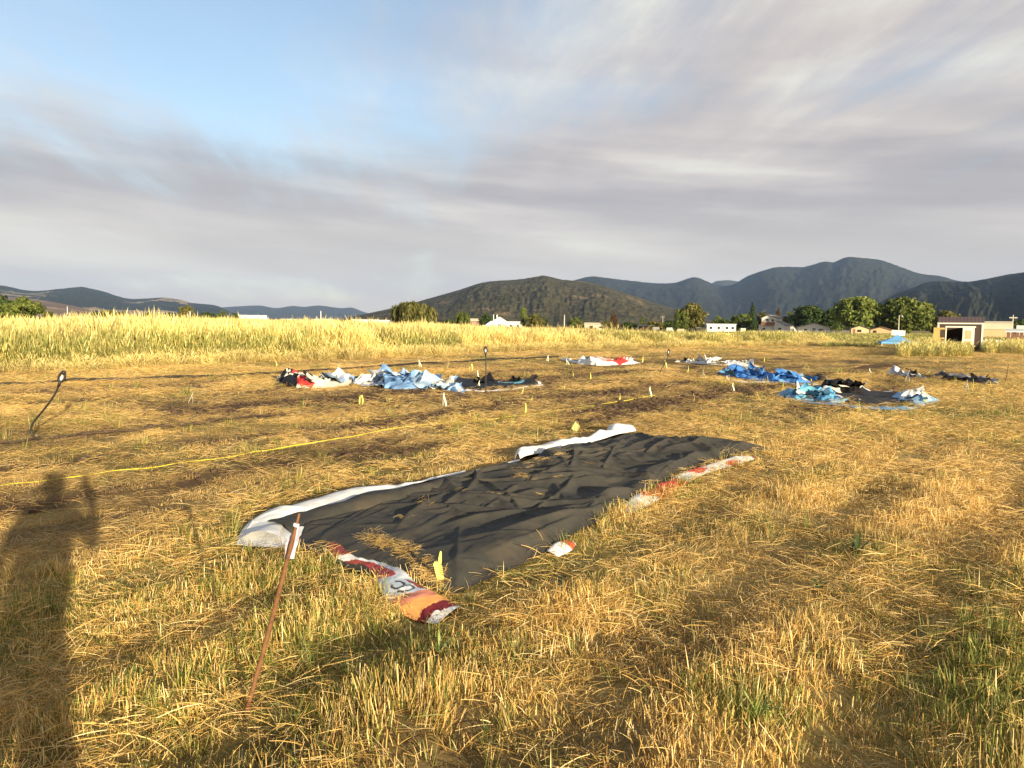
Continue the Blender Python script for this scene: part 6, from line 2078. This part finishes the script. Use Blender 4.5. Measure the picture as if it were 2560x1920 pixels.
# ------------------------------------------------------------------ the photographer, whose shadow falls over the stubble
M_SKIN = pmat('skin', (0.50, 0.31, 0.22), 0.55, 0.08, 8.0)
M_SHIRT = pmat('grey_cotton_shirt', (0.22, 0.23, 0.25), 0.85, 0.15, 6.0)
M_JEAN = pmat('blue_denim', (0.06, 0.09, 0.16), 0.85, 0.2, 10.0)
M_HAIR = pmat('brown_hair', (0.06, 0.035, 0.02), 0.6, 0.3, 30.0)
M_BOOT = pmat('brown_boot', (0.07, 0.045, 0.03), 0.6, 0.2, 8.0)
M_PHONE = pmat('black_phone_case', (0.02, 0.02, 0.022), 0.35, 0.1, 5.0)


def skin(name, nodes, edges, mat, parent, levels=2):
    me = bpy.data.meshes.new(name)
    me.from_pydata([n[:3] for n in nodes], edges, [])
    o_ = bpy.data.objects.new(name, me)
    COL.objects.link(o_); o_.parent = parent
    me.materials.append(mat)
    md = o_.modifiers.new('skin', 'SKIN'); md.use_smooth_shade = True
    for i, n in enumerate(nodes):
        r_ = n[3]
        me.skin_vertices[0].data[i].radius = r_ if isinstance(r_, tuple) else (r_, r_)
    me.skin_vertices[0].data[0].use_root = True
    sb_ = o_.modifiers.new('sub', 'SUBSURF'); sb_.levels = levels; sb_.render_levels = levels
    return o_


def chain(*groups):
    nodes = []; edges = []
    return nodes, edges


per = empty('person', (-0.05, -0.46, float(land(-0.05, -0.46))))
tag(per, 'person in grey shirt and jeans standing behind the camera raising a phone', 'person')
hz_ = -per.location.z
ph = np.array([0.05, 0.41, 1.6 + hz_])            # where the phone is, in the person's own space
nd = [(0, 0, 0.95, (0.15, 0.11)), (0, 0, 1.12, (0.135, 0.10)), (0, 0.0, 1.30, (0.165, 0.11)), (0, 0, 1.42, (0.13, 0.09)), (0, 0.01, 1.49, 0.055), (0, 0.03, 1.56, (0.07, 0.085)), (0, 0.03, 1.64, (0.078, 0.098)), (0, 0.025, 1.70, (0.06, 0.07))]
ed = [(i, i + 1) for i in range(7)]


def addc(start, pts):
    prev = start
    for p_ in pts:
        nd.append(p_); ed.append((prev, len(nd) - 1)); prev = len(nd) - 1
    return prev


addc(0, [(-0.10, 0, 0.88, 0.095), (-0.16, 0.01, 0.50, 0.062), (-0.19, -0.02, 0.10, 0.045), (-0.195, 0.13, 0.045, 0.04)])
addc(0, [(0.10, 0, 0.88, 0.095), (0.17, 0.03, 0.50, 0.062), (0.21, -0.01, 0.10, 0.045), (0.215, 0.14, 0.045, 0.04)])
wl = addc(3, [(-0.19, 0, 1.40, 0.058), (-0.27, -0.02, 1.12, 0.045), (-0.26, 0.06, 0.87, 0.032), (-0.255, 0.09, 0.80, (0.038, 0.022))])
wr_ = addc(3, [(0.19, 0.01, 1.40, 0.058), (0.34, 0.03, 1.20, 0.045), (0.21, 0.25, 1.44, 0.033), (0.125, 0.355, 1.545, (0.036, 0.024))])
for k, (dx, dy, dz) in enumerate(((-0.01, 0.018, -0.085), (0.008, 0.014, -0.095), (0.024, 0.008, -0.088), (0.036, 0.0, -0.07), (-0.03, 0.03, -0.045))):
    b_ = nd[wl]
    addc(wl, [(b_[0] + dx * 0.7, b_[1] + dy, b_[2] + dz * 0.5, 0.0095), (b_[0] + dx, b_[1] + dy * 1.6, b_[2] + dz, 0.0085)])
for k in range(4):
    addc(wr_, [(0.115 - 0.006 * k, 0.385, 1.515 + 0.025 * k, 0.0095), (0.075, 0.392, 1.508 + 0.026 * k, 0.0088), (0.055, 0.38, 1.51 + 0.026 * k, 0.0082)])
addc(wr_, [(0.105, 0.340, 1.58, 0.011), (0.085, 0.345, 1.615, 0.009)])
body = skin('body', nd, ed, M_SKIN, per)
sn = [(0, 0, 0.90, (0.225, 0.17)), (0, 0, 1.12, (0.20, 0.15)), (0, 0, 1.30, (0.20, 0.145)), (0, 0, 1.425, (0.14, 0.11))]
se = [(0, 1), (1, 2), (2, 3)]
for sx, el in ((-1, (-0.255, -0.015, 1.17, 0.062)), (1, (0.31, 0.03, 1.25, 0.066))):
    sn.append((sx * 0.19, 0, 1.405, 0.075)); se.append((3, len(sn) - 1)); sn.append(el); se.append((len(sn) - 2, len(sn) - 1))
skin('shirt', sn, se, M_SHIRT, per)
jn = [(0, 0, 0.97, (0.165, 0.125)), (0, 0, 0.90, (0.155, 0.12))]; je = [(0, 1)]
for sx, a, b_ in ((-1, (-0.16, 0.01, 0.50, 0.092), (-0.19, -0.02, 0.09, 0.078)), (1, (0.17, 0.03, 0.50, 0.092), (0.21, -0.01, 0.09, 0.078))):
    jn.append((sx * 0.10, 0, 0.84, 0.11)); je.append((1, len(jn) - 1)); jn.append(a); je.append((len(jn) - 2, len(jn) - 1)); jn.append(b_); je.append((len(jn) - 2, len(jn) - 1))
skin('jeans', jn, je, M_JEAN, per)
skin('hair', [(0, -0.02, 1.66, (0.088, 0.095)), (0, 0.0, 1.715, (0.085, 0.095)), (0, 0.01, 1.755, (0.05, 0.06)), (0, -0.06, 1.58, (0.07, 0.05))], [(0, 1), (1, 2), (0, 3)], M_HAIR, per)
for sx in (-1, 1):
    MB().lathe((0, 0, 0), [(0.028, -0.006), (0.030, 0.0), (0.016, 0.006)], 8)
    e_ = skin('ear', [(sx * 0.088, 0.02, 1.635, (0.012, 0.02)), (sx * 0.094, 0.01, 1.61, (0.010, 0.014))], [(0, 1)], M_SKIN, body, 1)
skin('nose', [(0, 0.125, 1.635, 0.012), (0, 0.145, 1.605, 0.017)], [(0, 1)], M_SKIN, body, 1)
for sx in (-1, 1):
    x0 = -0.192 if sx < 0 else 0.212
    skin('boot', [(x0, -0.02, 0.055, (0.055, 0.05)), (x0, 0.06, 0.05, (0.05, 0.05)), (x0, 0.17, 0.04, (0.048, 0.038)), (x0, -0.02, 0.16, 0.058)], [(0, 1), (1, 2), (0, 3)], M_BOOT, per)
pho = empty('phone', (per.location.x + ph[0], per.location.y + ph[1] - 0.005, 1.6))
tag(pho, 'black phone held up in the right hand of the person', 'phone')
MB().box(-0.010, 0.065, -0.022, -0.014, -0.075, 0.075).build('case', M_PHONE, pho)
MB().box(-0.007, 0.062, -0.0245, -0.0225, -0.071, 0.071).build('screen', M_GLASS, pho)

make_grass()
straw_on_sheet()
